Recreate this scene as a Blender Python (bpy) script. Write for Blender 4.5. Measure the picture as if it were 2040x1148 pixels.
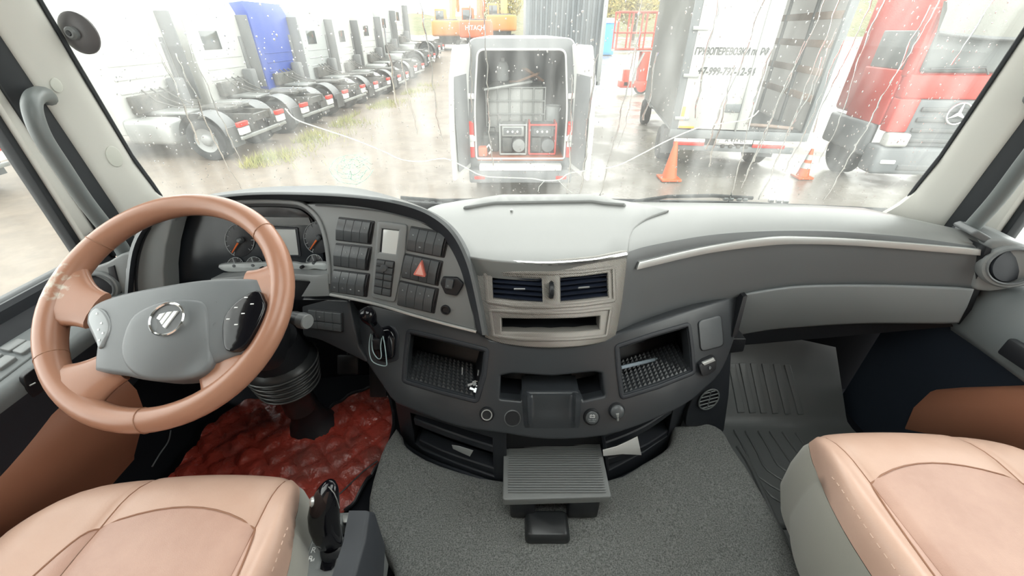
import bpy, bmesh, math, random
from mathutils import Vector, Matrix, geometry
from mathutils import noise as mnoise

for o in list(bpy.data.objects): bpy.data.objects.remove(o)
SC = bpy.context.scene
COL = SC.collection
random.seed(7)

# ---------------------------------------------------------------- camera
FPX = 803.0; PITCH = math.radians(32.6); CP, SP = math.cos(PITCH), math.sin(PITCH)
H = 2.85                       # eye height above the yard; geometry below is written relative to the eye
cam = bpy.data.cameras.new('camera'); cam.sensor_width = 36.0; cam.lens = FPX / 2040 * 36.0
cam.clip_start = 0.02; cam.clip_end = 400
camo = bpy.data.objects.new('camera', cam); COL.objects.link(camo)
camo.location = (0, 0, H); camo.rotation_euler = (math.pi/2 - PITCH, 0, 0)
SC.camera = camo

# ---------------------------------------------------------------- sky: even white overcast
w = bpy.data.worlds.new('overcast'); SC.world = w; w.use_nodes = True
nt = w.node_tree; nt.nodes.clear()
wo = nt.nodes.new('ShaderNodeOutputWorld'); bg = nt.nodes.new('ShaderNodeBackground')
tc = nt.nodes.new('ShaderNodeTexCoord'); nz = nt.nodes.new('ShaderNodeTexNoise'); rp = nt.nodes.new('ShaderNodeValToRGB')
nz.inputs['Scale'].default_value = 1.6; nz.inputs['Detail'].default_value = 3
rp.color_ramp.elements[0].position = .3; rp.color_ramp.elements[0].color = (.93, .94, .93, 1)
rp.color_ramp.elements[1].position = .7; rp.color_ramp.elements[1].color = (1, .985, .94, 1)
nt.links.new(tc.outputs['Generated'], nz.inputs['Vector']); nt.links.new(nz.outputs['Fac'], rp.inputs['Fac'])
nt.links.new(rp.outputs['Color'], bg.inputs['Color']); bg.inputs['Strength'].default_value = 3.0
nt.links.new(bg.outputs[0], wo.inputs['Surface'])
SC.view_settings.view_transform = 'Standard'; SC.view_settings.look = 'None'
SC.view_settings.exposure = 1.0; SC.view_settings.gamma = 1.0; SC.view_settings.use_curve_mapping = False

# ---------------------------------------------------------------- helpers
V = Vector
def ray(u, v):
    a = (u-1020)/FPX; b = (574-v)/FPX
    return V((a, CP+SP*b, -SP+CP*b))
def atx(u, v, x): d = ray(u, v); return d*(x/d.x)
def aty(u, v, y): d = ray(u, v); return d*(y/d.y)
def atz(u, v, z): d = ray(u, v); return d*(z/d.z)
def plane3(a, b, c, h=0):
    n = (b-a).cross(c-a).normalized()
    if n.dot(a) < 0: n = -n
    return lambda p, n=n, a=a, h=h: n.dot(p-a)+h
def ysurf(fn, h=0): return lambda p: p.y-fn(p.x, p.z)+h
def off(S, h): return lambda p: S(p)+h
def hit(u, v, S, lo=.15, hi=3.0):
    d = ray(u, v); t0 = lo; f0 = S(d*lo); st = .03
    t = lo
    while t < hi:
        t += st; f1 = S(d*t)
        if f0 < 0 <= f1:
            a, b = t-st, t
            for _ in range(30):
                m = (a+b)/2
                if S(d*m) < 0: a = m
                else: b = m
            return d*((a+b)/2)
        f0 = f1
    return d*hi
def table(tab):
    def f(x):
        if x <= tab[0][0]: return tab[0][1]
        if x >= tab[-1][0]: return tab[-1][1]
        for i in range(len(tab)-1):
            if tab[i][0] <= x <= tab[i+1][0]:
                x0, y0 = tab[i]; x1, y1 = tab[i+1]
                xm, ym = tab[i-1] if i else (2*x0-x1, 2*y0-y1)
                xp, yp = tab[i+2] if i+2 < len(tab) else (2*x1-x0, 2*y1-y0)
                h = x1-x0; t = (x-x0)/h
                m0 = (y1-ym)/(x1-xm)*h; m1 = (yp-y0)/(xp-x0)*h
                return (2*t**3-3*t*t+1)*y0+(t**3-2*t*t+t)*m0+(-2*t**3+3*t*t)*y1+(t**3-t*t)*m1
    return f
def Zf(x0, y0, s): return lambda *q: [(x0+q[i]/s, y0+q[i+1]/s) for i in range(0, len(q), 2)]
def PX(*q): return [(q[i], q[i+1]) for i in range(0, len(q), 2)]
def cr(pts, n=6, closed=True):
    """Catmull-Rom through 2-D/3-D points."""
    P = [V(p) for p in pts]; N = len(P); out = []
    for i in range(N if closed else N-1):
        if closed: a, b, c, d = P[i-1], P[i], P[(i+1) % N], P[(i+2) % N]
        else: a, b, c, d = P[max(i-1, 0)], P[i], P[i+1], P[min(i+2, N-1)]
        for k in range(n):
            t = k/n
            out.append(.5*((2*b)+(c-a)*t+(2*a-5*b+4*c-d)*t*t+(3*b-a-3*c+d)*t**3))
    if not closed: out.append(P[-1])
    return out
def rp_(pts, r, seg=4):
    """polygon with rounded corners"""
    P = [V(p) for p in pts]; N = len(P); out = []
    for i in range(N):
        a, b, c = P[i-1], P[i], P[(i+1) % N]
        rr = r[i] if isinstance(r, (list, tuple)) else r
        d1, d2 = a-b, c-b
        rr = min(rr, d1.length*.45, d2.length*.45)
        if rr <= 0: out.append(b); continue
        q1, q2 = b+d1.normalized()*rr, b+d2.normalized()*rr
        for k in range(seg+1):
            t = k/seg; out.append(q1*(1-t)**2+b*2*t*(1-t)+q2*t*t)
    return out
def densify(P, L):
    P = [V(p) for p in P]; out = []
    for i, a in enumerate(P):
        b = P[(i+1) % len(P)]; n = max(1, int((b-a).length/L))
        out += [a.lerp(b, k/n) for k in range(n)]
    return out
def inset(P, d):
    P = [V((p[0], p[1])) for p in P]; N = len(P)
    A = sum(P[i].x*P[(i+1) % N].y-P[(i+1) % N].x*P[i].y for i in range(N))
    s = 1 if A > 0 else -1; out = []
    for i in range(N):
        e1 = (P[i]-P[i-1]); e2 = (P[(i+1) % N]-P[i])
        if e1.length < 1e-9: e1 = e2
        if e2.length < 1e-9: e2 = e1
        n1 = V((-e1.y, e1.x)).normalized()*s; n2 = V((-e2.y, e2.x)).normalized()*s
        m = (n1+n2); m = m/max(m.length, 1e-6); c = max(.4, m.dot(n1))
        out.append(P[i]+m*(d/c))
    return out
def ell(cx, cy, rx, ry, n=24, rot=0):
    c, s = math.cos(rot), math.sin(rot)
    return [V((cx+rx*math.cos(t)*c-ry*math.sin(t)*s, cy+rx*math.cos(t)*s+ry*math.sin(t)*c)) for t in [2*math.pi*k/n for k in range(n)]]

# ---- object assembly
ORG = {}
def setp(o, label=None, cat=None, group=None, kind=None):
    if label: o['label'] = label
    if cat: o['category'] = cat
    if group: o['group'] = group
    if kind: o['kind'] = kind
    return o
def thing(name, label, cat, loc=(0, 0, 0), group=None, kind=None):
    o = bpy.data.objects.new(name, None); COL.objects.link(o); o.location = loc; o.empty_display_size = .05
    ORG[o.name] = V(loc)
    return setp(o, label, cat, group, kind)
def finish(bm, ang=38):
    bm.normal_update(); c = math.radians(ang)
    for f in bm.faces: f.smooth = True
    for e in bm.edges:
        if len(e.link_faces) == 2 and e.calc_face_angle(0) > c: e.smooth = False
def obj(name, bm, m, parent=None, label=None, cat=None, group=None, kind=None, ang=38, origin=None):
    finish(bm, ang)
    if parent is not None: O = ORG[parent.name]
    elif origin is not None: O = V(origin)
    else:
        xs = [v.co for v in bm.verts]
        mn = V([min(p[i] for p in xs) for i in range(3)]); mx = V([max(p[i] for p in xs) for i in range(3)])
        O = V(((mn.x+mx.x)/2, (mn.y+mx.y)/2, mn.z))
    for v in bm.verts: v.co -= O
    me = bpy.data.meshes.new(name); bm.to_mesh(me); bm.free()
    for k in (m if isinstance(m, (list, tuple)) else [m]): me.materials.append(k)
    o = bpy.data.objects.new(name, me); COL.objects.link(o); ORG[o.name] = O
    if parent is not None: o.parent = parent
    else: o.location = O
    return setp(o, label, cat, group, kind)
def NB(): return bmesh.new()
def part(name, m, parent, fn, *a, **k):
    ang = k.pop('ang', 38); lab = k.pop('label', None); kind = k.pop('kind', None)
    bm = NB(); fn(bm, *a, **k); return obj(name, bm, m, parent, label=lab, ang=ang, kind=kind)
def dup(o, parent=None, mats=None):
    c = o.copy(); COL.objects.link(c); c.parent = parent; ORG[c.name] = ORG[o.name]
    for ch in list(o.children): dup(ch, c)
    return c

# ---- mesh building blocks
def box(bm, c, s, rot=None, bev=0, seg=2):
    M = Matrix.Translation(V(c)) @ ((rot.to_4x4()) if rot is not None else Matrix.Identity(4)) @ Matrix.Diagonal((s[0], s[1], s[2], 1))
    r = bmesh.ops.create_cube(bm, size=1, matrix=M)
    if bev > 0:
        es = list({e for v in r['verts'] for e in v.link_edges})
        bmesh.ops.bevel(bm, geom=es, offset=bev, segments=seg, profile=.5, affect='EDGES', clamp_overlap=True)
def box2(bm, a, b, bev=0, seg=2):
    a, b = V(a), V(b); box(bm, (a+b)/2, [abs(b[i]-a[i]) for i in range(3)], None, bev, seg)
def bridge(bm, A, B, closed=True, flip=False):
    n = len(A)
    for i in range(n if closed else n-1):
        j = (i+1) % n
        q = [A[i], A[j], B[j], B[i]]
        if flip: q.reverse()
        q2 = []
        for v in q:
            if v not in q2: q2.append(v)
        if len(q2) >= 3:
            try: bm.faces.new(q2)
            except ValueError: pass
def loft(bm, loops, closed=True, caps=(True, True), flip=False, ring=False):
    R = [[bm.verts.new(p) for p in L] for L in loops]
    for a, b in zip(R, R[1:]): bridge(bm, a, b, closed, flip)
    if ring: bridge(bm, R[-1], R[0], closed, flip)
    elif closed:
        if caps[0]:
            try: bm.faces.new(R[0] if flip else R[0][::-1])
            except ValueError: pass
        if caps[1]:
            try: bm.faces.new(R[-1][::-1] if flip else R[-1])
            except ValueError: pass
    return R
def tube(bm, pts, r, n=8, closed=False, caps=True, flat=None):
    P = [V(p) for p in pts]; N = len(P)
    rad = r if isinstance(r, (list, tuple)) else [r]*N
    T = []
    for i in range(N):
        a = P[i-1] if (closed or i) else P[i]; b = P[(i+1) % N] if (closed or i < N-1) else P[i]
        t = b-a; T.append(t.normalized() if t.length > 1e-9 else V((0, 0, 1)))
    up = V((0, 0, 1)) if abs(T[0].z) < .9 else V((1, 0, 0))
    X = (up-T[0]*up.dot(T[0])).normalized(); loops = []
    for i in range(N):
        X = (X-T[i]*X.dot(T[i])); X = X.normalized() if X.length > 1e-6 else T[i].orthogonal().normalized()
        Y = T[i].cross(X)
        fx, fy = flat if flat else (1, 1)
        loops.append([P[i]+(X*math.cos(2*math.pi*k/n)*fx+Y*math.sin(2*math.pi*k/n)*fy)*rad[i] for k in range(n)])
    return loft(bm, loops, True, (caps, caps), ring=closed)
def frame(o, ex, ey, ez=None):
    ex = V(ex).normalized(); ey = V(ey); ey = (ey-ex*ey.dot(ex)).normalized(); ez = ex.cross(ey) if ez is None else V(ez)
    return Matrix(((ex.x, ey.x, ez.x, o[0]), (ex.y, ey.y, ez.y, o[1]), (ex.z, ey.z, ez.z, o[2]), (0, 0, 0, 1)))
def axis_frame(o, d):
    d = V(d).normalized(); x = V((1, 0, 0)) if abs(d.x) < .9 else V((0, 1, 0))
    x = (x-d*x.dot(d)).normalized(); return frame(o, x, d.cross(x), d)
def lathe(bm, M, prof, n=24, caps=(False, False)):
    """profile of (r,h) turned about the frame's z axis; r=0 closes"""
    loops = [[M @ V((r*math.cos(2*math.pi*k/n), r*math.sin(2*math.pi*k/n), h)) for k in range(n)] for r, h in prof]
    return loft(bm, loops, True, caps)
def prism(bm, M, poly, h0, h1, bev=0):
    """polygon (frame xy) extruded from z=h0 to z=h1, optional rounded top edge"""
    poly = [V((p[0], p[1])) for p in poly]
    A = sum(poly[i].x*poly[(i+1) % len(poly)].y-poly[(i+1) % len(poly)].x*poly[i].y for i in range(len(poly)))
    if A < 0: poly = poly[::-1]
    rings = [(0, h0), (0, h1-bev)] if bev else [(0, h0), (0, h1)]
    if bev: rings += [(bev*.3, h1-bev*.3), (bev, h1)]
    loops = []
    for d, h in rings:
        q = inset(poly, d) if d else poly
        loops.append([M @ V((p.x, p.y, h)) for p in q])
    loft(bm, loops, True, (True, True))
def cdt(outline, holes=(), extra=()):
    vs = []; es = []
    for L in [outline]+list(holes):
        b = len(vs); vs += [V((p[0], p[1])) for p in L]; es += [(b+i, b+(i+1) % len(L)) for i in range(len(L))]
    vs += [V((p[0], p[1])) for p in extra]
    r = geometry.delaunay_2d_cdt(vs, es, [], 1, 1e-5)
    fs = []
    for f in r[2]:
        c = sum((r[0][i] for i in f), V((0, 0)))/len(f)
        if not any(inside(c, h) for h in holes): fs.append(f)
    return r[0], fs
def inside(p, P):
    c = False; n = len(P)
    for i in range(n):
        a, b = P[i], P[i-1]
        if (a[1] > p[1]) != (b[1] > p[1]) and p[0] < (b[0]-a[0])*(p[1]-a[1])/(b[1]-a[1])+a[0]: c = not c
    return c
def slab(bm, outline, S, dv, depth, holes=(), r=.003, grid=0, steps=3, lift=None):
    """panel whose outline (seen from the eye) lies on surface S; rounded rim, sides run along dv for depth"""
    L = lift or (lambda u, v: hit(u, v, S))
    dv = V(dv).normalized()
    if grid:
        outline = densify(outline, grid); holes = [densify(h, grid) for h in holes]
    extra = []
    if grid:
        xs = [p[0] for p in outline]; ys = [p[1] for p in outline]
        inn = inset(outline, grid*.5); hh = [inset(h, -grid*.5) for h in holes]
        y = min(ys)+grid*.5
        while y < max(ys):
            x = min(xs)+grid*.5
            while x < max(xs):
                if inside((x, y), inn) and not any(inside((x, y), h) for h in hh): extra.append((x, y))
                x += grid
            y += grid
    vs, fs = cdt(outline, holes, extra)
    vb = [bm.verts.new(L(p.x, p.y)) for p in vs]
    bm.verts.index_update()
    faces = []
    for f in fs:
        try: faces.append(bm.faces.new([vb[i] for i in f]))
        except ValueError: pass
    if not faces: return
    for f in faces: f.normal_update()
    if sum(f.normal.dot(f.calc_center_median())*f.calc_area() for f in faces) > 0:
        for f in faces: f.normal_flip()
    for f in faces: f.normal_update()
    fset = set(faces); O = {}; bl = []
    for f in faces:
        for l in f.loops:
            if sum(1 for g in l.edge.link_faces if g in fset) == 1:
                a, b = l.vert, l.link_loop_next.vert
                e = (b.co-a.co); 
                if e.length < 1e-9: continue
                o = e.normalized().cross(f.normal)
                O[a] = O.get(a, V((0, 0, 0)))+o; O[b] = O.get(b, V((0, 0, 0)))+o; bl.append((a, b))
    rings = [(r*math.sin(k/steps*math.pi/2), r*(1-math.cos(k/steps*math.pi/2))) for k in range(1, steps+1)] if r > 0 else []
    rings.append((r, max(depth, r*1.01)))
    prev = {v: v for v in O}
    for d, h in rings:
        cur = {v: bm.verts.new(v.co+O[v].normalized()*d+dv*h) for v in O}
        for a, b in bl:
            try: bm.faces.new((prev[b], prev[a], cur[a], cur[b]))
            except ValueError: pass
        prev = cur
    for v in vb:
        if not v.link_faces: bm.verts.remove(v)
def recess(bm, outline, S, dv, depth, shrink=0, lift=None, floor=True):
    L = lift or (lambda u, v: hit(u, v, S)); dv = V(dv).normalized()
    top = [L(p[0], p[1]) for p in outline]; c = sum(top, V((0, 0, 0)))/len(top)
    bot = [c+(p-c)*(1-shrink)+dv*depth for p in top]
    A = [bm.verts.new(p) for p in top]; B = [bm.verts.new(p) for p in bot]
    bridge(bm, A, B)
    if floor:
        vs, fs = cdt(outline)
        if len(vs) == len(outline):
            for f in fs:
                try: bm.faces.new([B[i] for i in f])
                except ValueError: pass
        else: bm.faces.new(B)
    bmesh.ops.recalc_face_normals(bm, faces=bm.faces[:])
    f = bm.faces[0] if bm.faces else None
    # normals must look into the hollow
    bm.faces.ensure_lookup_table(); bm.normal_update()
    cc = c+dv*depth*.5
    if sum((cc-g.calc_center_median()).dot(g.normal)*g.calc_area() for g in bm.faces) < 0:
        for g in bm.faces: g.normal_flip()
def gridsurf(bm, P, flip=False, closed=False):
    R = [[bm.verts.new(p) for p in row] for row in P]
    for a, b in zip(R, R[1:]): bridge(bm, a, b, closed, flip)
    return R
def text(name, s, size, M, m, parent, sx=1.0, ext=.001, shear=0.0, align='CENTER', label=None, bold=0.0):
    cu = bpy.data.curves.new(name, 'FONT'); cu.body = s; cu.size = size; cu.extrude = ext; cu.align_x = align; cu.align_y = 'CENTER'; cu.shear = shear; cu.offset = size*bold
    cu.resolution_u = 2
    t = bpy.data.objects.new(name+'_tmp', cu); COL.objects.link(t); bpy.context.view_layer.update()
    me = bpy.data.meshes.new_from_object(t.evaluated_get(bpy.context.evaluated_depsgraph_get()))
    bpy.data.objects.remove(t); me.name = name
    T = Matrix.Translation(-ORG[parent.name]) @ M @ Matrix.Diagonal((sx, 1, 1, 1))
    me.transform(T); me.materials.clear(); me.materials.append(m)
    o = bpy.data.objects.new(name, me); COL.objects.link(o); o.parent = parent; ORG[o.name] = ORG[parent.name]
    return setp(o, label)
def bil(c, s, t): return (c[0]*(1-s)+c[1]*s)*(1-t)+(c[3]*(1-s)+c[2]*s)*t   # tl,tr,br,bl

# ---------------------------------------------------------------- materials
def mat(name, col, rough=.5, metal=0, bump=None, vary=None, spec=.5, coat=0, sheen=0, emit=None, rough2=None):
    m = bpy.data.materials.new(name); m.use_nodes = True; n = m.node_tree.nodes; l = m.node_tree.links
    b = n['Principled BSDF']; b.inputs['Base Color'].default_value = (*col, 1); b.inputs['Roughness'].default_value = rough
    b.inputs['Metallic'].default_value = metal; b.inputs['Specular IOR Level'].default_value = spec
    b.inputs['Coat Weight'].default_value = coat; b.inputs['Sheen Weight'].default_value = sheen
    if emit: b.inputs['Emission Color'].default_value = (*emit[0], 1); b.inputs['Emission Strength'].default_value = emit[1]
    if bump or vary or rough2: tcn = n.new('ShaderNodeTexCoord')
    if vary:      # (colour2, scale, low, high)
        z = n.new('ShaderNodeTexNoise'); z.inputs['Scale'].default_value = vary[1]; z.inputs['Detail'].default_value = 6; z.inputs['Roughness'].default_value = .65
        r = n.new('ShaderNodeValToRGB'); r.color_ramp.elements[0].color = (*col, 1); r.color_ramp.elements[1].color = (*vary[0], 1)
        r.color_ramp.elements[0].position = vary[2] if len(vary) > 2 else .35; r.color_ramp.elements[1].position = vary[3] if len(vary) > 3 else .65
        l.new(tcn.outputs['Object'], z.inputs['Vector']); l.new(z.outputs['Fac'], r.inputs['Fac']); l.new(r.outputs['Color'], b.inputs['Base Color'])
    if rough2:    # (scale, lo, hi)
        z = n.new('ShaderNodeTexNoise'); z.inputs['Scale'].default_value = rough2[0]; z.inputs['Detail'].default_value = 4
        r = n.new('ShaderNodeMapRange'); r.inputs[1].default_value = .35; r.inputs[2].default_value = .65; r.inputs[3].default_value = rough2[1]; r.inputs[4].default_value = rough2[2]
        l.new(tcn.outputs['Object'], z.inputs['Vector']); l.new(z.outputs['Fac'], r.inputs[0]); l.new(r.outputs[0], b.inputs['Roughness'])
    if bump:      # (scale, strength, kind)
        kind = bump[2] if len(bump) > 2 else 'noise'
        if kind == 'noise':
            z = n.new('ShaderNodeTexNoise'); z.inputs['Scale'].default_value = bump[0]; z.inputs['Detail'].default_value = 3; out = z.outputs['Fac']
        elif kind == 'voronoi':
            z = n.new('ShaderNodeTexVoronoi'); z.inputs['Scale'].default_value = bump[0]; out = z.outputs['Distance']
        else:
            z = n.new('ShaderNodeTexWave'); z.inputs['Scale'].default_value = bump[0]; z.bands_direction = kind; z.inputs['Distortion'].default_value = bump[3] if len(bump) > 3 else 0; out = z.outputs['Fac']
        bu = n.new('ShaderNodeBump'); bu.inputs['Strength'].default_value = bump[1]; bu.inputs['Distance'].default_value = .0003 if len(bump) < 5 else bump[4]
        l.new(tcn.outputs['Object'], z.inputs['Vector']); l.new(out, bu.inputs['Height']); l.new(bu.outputs['Normal'], b.inputs['Normal'])
    return m
# interior
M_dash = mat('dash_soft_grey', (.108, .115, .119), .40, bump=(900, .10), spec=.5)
M_dashtop_lit = mat('dash_top_sky_sheen', (.195, .20, .195), .34, bump=(900, .10), spec=.7)  # same pad as the dash, lightened to carry the sky's sheen on top
M_cons = mat('console_charcoal', (.034, .038, .043), .36, bump=(800, .15), spec=.5)
M_panel = mat('panel_grey', (.20, .21, .212), .36, bump=(1200, .06), spec=.5)
M_glove = mat('glovebox_grey', (.20, .215, .222), .42, bump=(900, .10))
M_black = mat('black_plastic', (.012, .013, .016), .45)
M_sw = mat('switch_plastic', (.075, .082, .087), .34)
M_gloss = mat('gloss_black', (.004, .004, .006), .08, spec=.45)
M_dark = mat('dark_trim', (.018, .021, .027), .55, bump=(700, .1))
M_silver = mat('silver_trim', (.55, .56, .55), .35, .6)
M_chrome = mat('chrome', (.85, .86, .86), .12, 1)
M_steel = mat('brushed_steel', (.45, .46, .47), .35, .9)
def weave():
    m = mat('woven_fascia', (.30, .285, .26), .34, .4, bump=(150, .5, 'DIAGONAL', 0, .002)); n = m.node_tree.nodes; l = m.node_tree.links
    t = n.new('ShaderNodeTexCoord'); z = n.new('ShaderNodeTexWave'); z.bands_direction = 'DIAGONAL'; z.inputs['Scale'].default_value = 150
    r = n.new('ShaderNodeValToRGB'); r.color_ramp.elements[0].color = (.10, .097, .09, 1); r.color_ramp.elements[1].color = (.50, .48, .44, 1)
    l.new(t.outputs['Object'], z.inputs['Vector']); l.new(z.outputs['Fac'], r.inputs['Fac']); l.new(r.outputs['Color'], n['Principled BSDF'].inputs['Base Color']); return m
M_weave = weave()
M_leather = mat('tan_leather', (.60, .40, .315), .40, bump=(420, .18, 'voronoi'), vary=((.54, .345, .265), 6))
M_insert = mat('perforated_leather', (.53, .335, .265), .46, bump=(520, .5, 'voronoi'), vary=((.46, .28, .22), 9))
M_brown = mat('door_brown_leather', (.30, .125, .072), .5, bump=(500, .2))
M_skirt = mat('seat_grey_fabric', (.28, .27, .235), .9, bump=(600, .5), sheen=.3)
M_seam = mat('seam_brown', (.30, .15, .09), .6)
M_thread = mat('thread_pale', (.68, .50, .40), .6)
M_carpet = mat('carpet_grey', (.055, .060, .058), .85, bump=(420, .8, 'noise', 0, .004), vary=((.29, .30, .288), 330, .34, .68), sheen=.15)
M_mat = mat('rubber_mat', (.105, .112, .112), .32, bump=(400, .25), rough2=(9, .28, .5))
M_cream = mat('pillar_cream', (.66, .655, .61), .6, bump=(300, .08))
M_creamcap = mat('pillar_cap', (.62, .63, .57), .5)
M_seal = mat('rubber_seal', (.022, .026, .03), .6)
M_handle = mat('grab_handle', (.13, .145, .145), .4, bump=(500, .15))
M_door = mat('door_grey', (.15, .165, .17), .5, bump=(700, .12))
M_white = mat('white_print', (.85, .86, .85), .5)
M_paper = mat('white_paper', (.82, .83, .82), .7)
M_orange = mat('needle_orange', (.8, .17, .04), .5)
M_hazard = mat('hazard_red', (.62, .16, .12), .4)
M_lcd = mat('lcd_grey', (.42, .435, .43), .25)
M_cover = mat('clear_cover', (.34, .36, .36), .15)
M_dial = mat('dial_face', (.014, .017, .021), .22)
M_ink = mat('black_ink', (.03, .035, .035), .6)
M_wire = mat('pale_wire', (.35, .46, .48), .35)
def leather_rim():
    m = mat('wheel_leather', (.37, .185, .12), .30, bump=(380, .12, 'voronoi'))
    n = m.node_tree.nodes; l = m.node_tree.links; b = n['Principled BSDF']
    t = n.new('ShaderNodeTexCoord'); z = n.new('ShaderNodeTexNoise'); z.inputs['Scale'].default_value = 85; z.inputs['Detail'].default_value = 6
    d = n.new('ShaderNodeVectorMath'); d.operation = 'DISTANCE'; d.inputs[1].default_value = (-.225, .015, .035)
    r = n.new('ShaderNodeMapRange'); r.inputs[1].default_value = .095; r.inputs[2].default_value = .03; r.inputs[3].default_value = 0; r.inputs[4].default_value = .62
    a = n.new('ShaderNodeMath'); a.operation = 'MULTIPLY'; c = n.new('ShaderNodeValToRGB')
    c.color_ramp.elements[0].position = .255; c.color_ramp.elements[0].color = (.37, .185, .12, 1)
    c.color_ramp.elements[1].position = .36; c.color_ramp.elements[1].color = (.50, .44, .36, 1)
    l.new(t.outputs['Object'], z.inputs['Vector']); l.new(t.outputs['Object'], d.inputs[0]); l.new(d.outputs['Value'], r.inputs[0])
    l.new(r.outputs[0], a.inputs[0]); l.new(z.outputs['Fac'], a.inputs[1]); l.new(a.outputs[0], c.inputs['Fac']); l.new(c.outputs['Color'], b.inputs['Base Color'])
    return m
M_rim = leather_rim()
def red_mat():
    m = mat('red_vinyl', (.40, .055, .038), .2, bump=(46, .7, 'noise', 0, .009), vary=((.17, .05, .04), 5, .42, .68), rough2=(11, .10, .38))
    return m
M_red = red_mat()
def glassmat(name, tint, haze, gl=.5):
    m = bpy.data.materials.new(name); m.use_nodes = True; n = m.node_tree.nodes; l = m.node_tree.links; n.clear()
    o = n.new('ShaderNodeOutputMaterial'); tr = n.new('ShaderNodeBsdfTransparent'); tr.inputs[0].default_value = (*tint, 1)
    tl = n.new('ShaderNodeBsdfTranslucent'); tl.inputs[0].default_value = (.95, .97, .95, 1)
    g = n.new('ShaderNodeBsdfGlossy'); g.inputs['Roughness'].default_value = .02
    f = n.new('ShaderNodeFresnel'); f.inputs[0].default_value = 1.45
    k = n.new('ShaderNodeMath'); k.operation = 'MULTIPLY'; k.inputs[1].default_value = gl
    t = n.new('ShaderNodeTexCoord'); z = n.new('ShaderNodeTexNoise'); z.inputs['Scale'].default_value = 5; z.inputs['Detail'].default_value = 5
    mp = n.new('ShaderNodeMapping'); mp.inputs['Scale'].default_value = (3.5, 1, .8)
    r = n.new('ShaderNodeMapRange'); r.inputs[1].default_value = .4; r.inputs[2].default_value = .75; r.inputs[3].default_value = haze*.55; r.inputs[4].default_value = haze*1.9
    l.new(t.outputs['Object'], mp.inputs[0]); l.new(mp.outputs[0], z.inputs['Vector']); l.new(z.outputs['Fac'], r.inputs[0])
    m1 = n.new('ShaderNodeMixShader'); m2 = n.new('ShaderNodeMixShader')
    l.new(r.outputs[0], m1.inputs[0]); l.new(tr.outputs[0], m1.inputs[1]); l.new(tl.outputs[0], m1.inputs[2])
    l.new(f.outputs[0], k.inputs[0]); l.new(k.outputs[0], m2.inputs[0]); l.new(m1.outputs[0], m2.inputs[1]); l.new(g.outputs[0], m2.inputs[2])
    l.new(m2.outputs[0], o.inputs[0]); return m
M_glass = glassmat('wet_windscreen_glass', (.93, .95, .94), .062, .45)
M_sglass = glassmat('side_glass', (.93, .95, .94), .03, .35)
M_water = bpy.data.materials.new('rain_water'); M_water.use_nodes = True
_b = M_water.node_tree.nodes['Principled BSDF']; _b.inputs['Transmission Weight'].default_value = 1; _b.inputs['Roughness'].default_value = .03; _b.inputs['IOR'].default_value = 1.33
_b.inputs['Base Color'].default_value = (1, 1, 1, 1)

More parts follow.
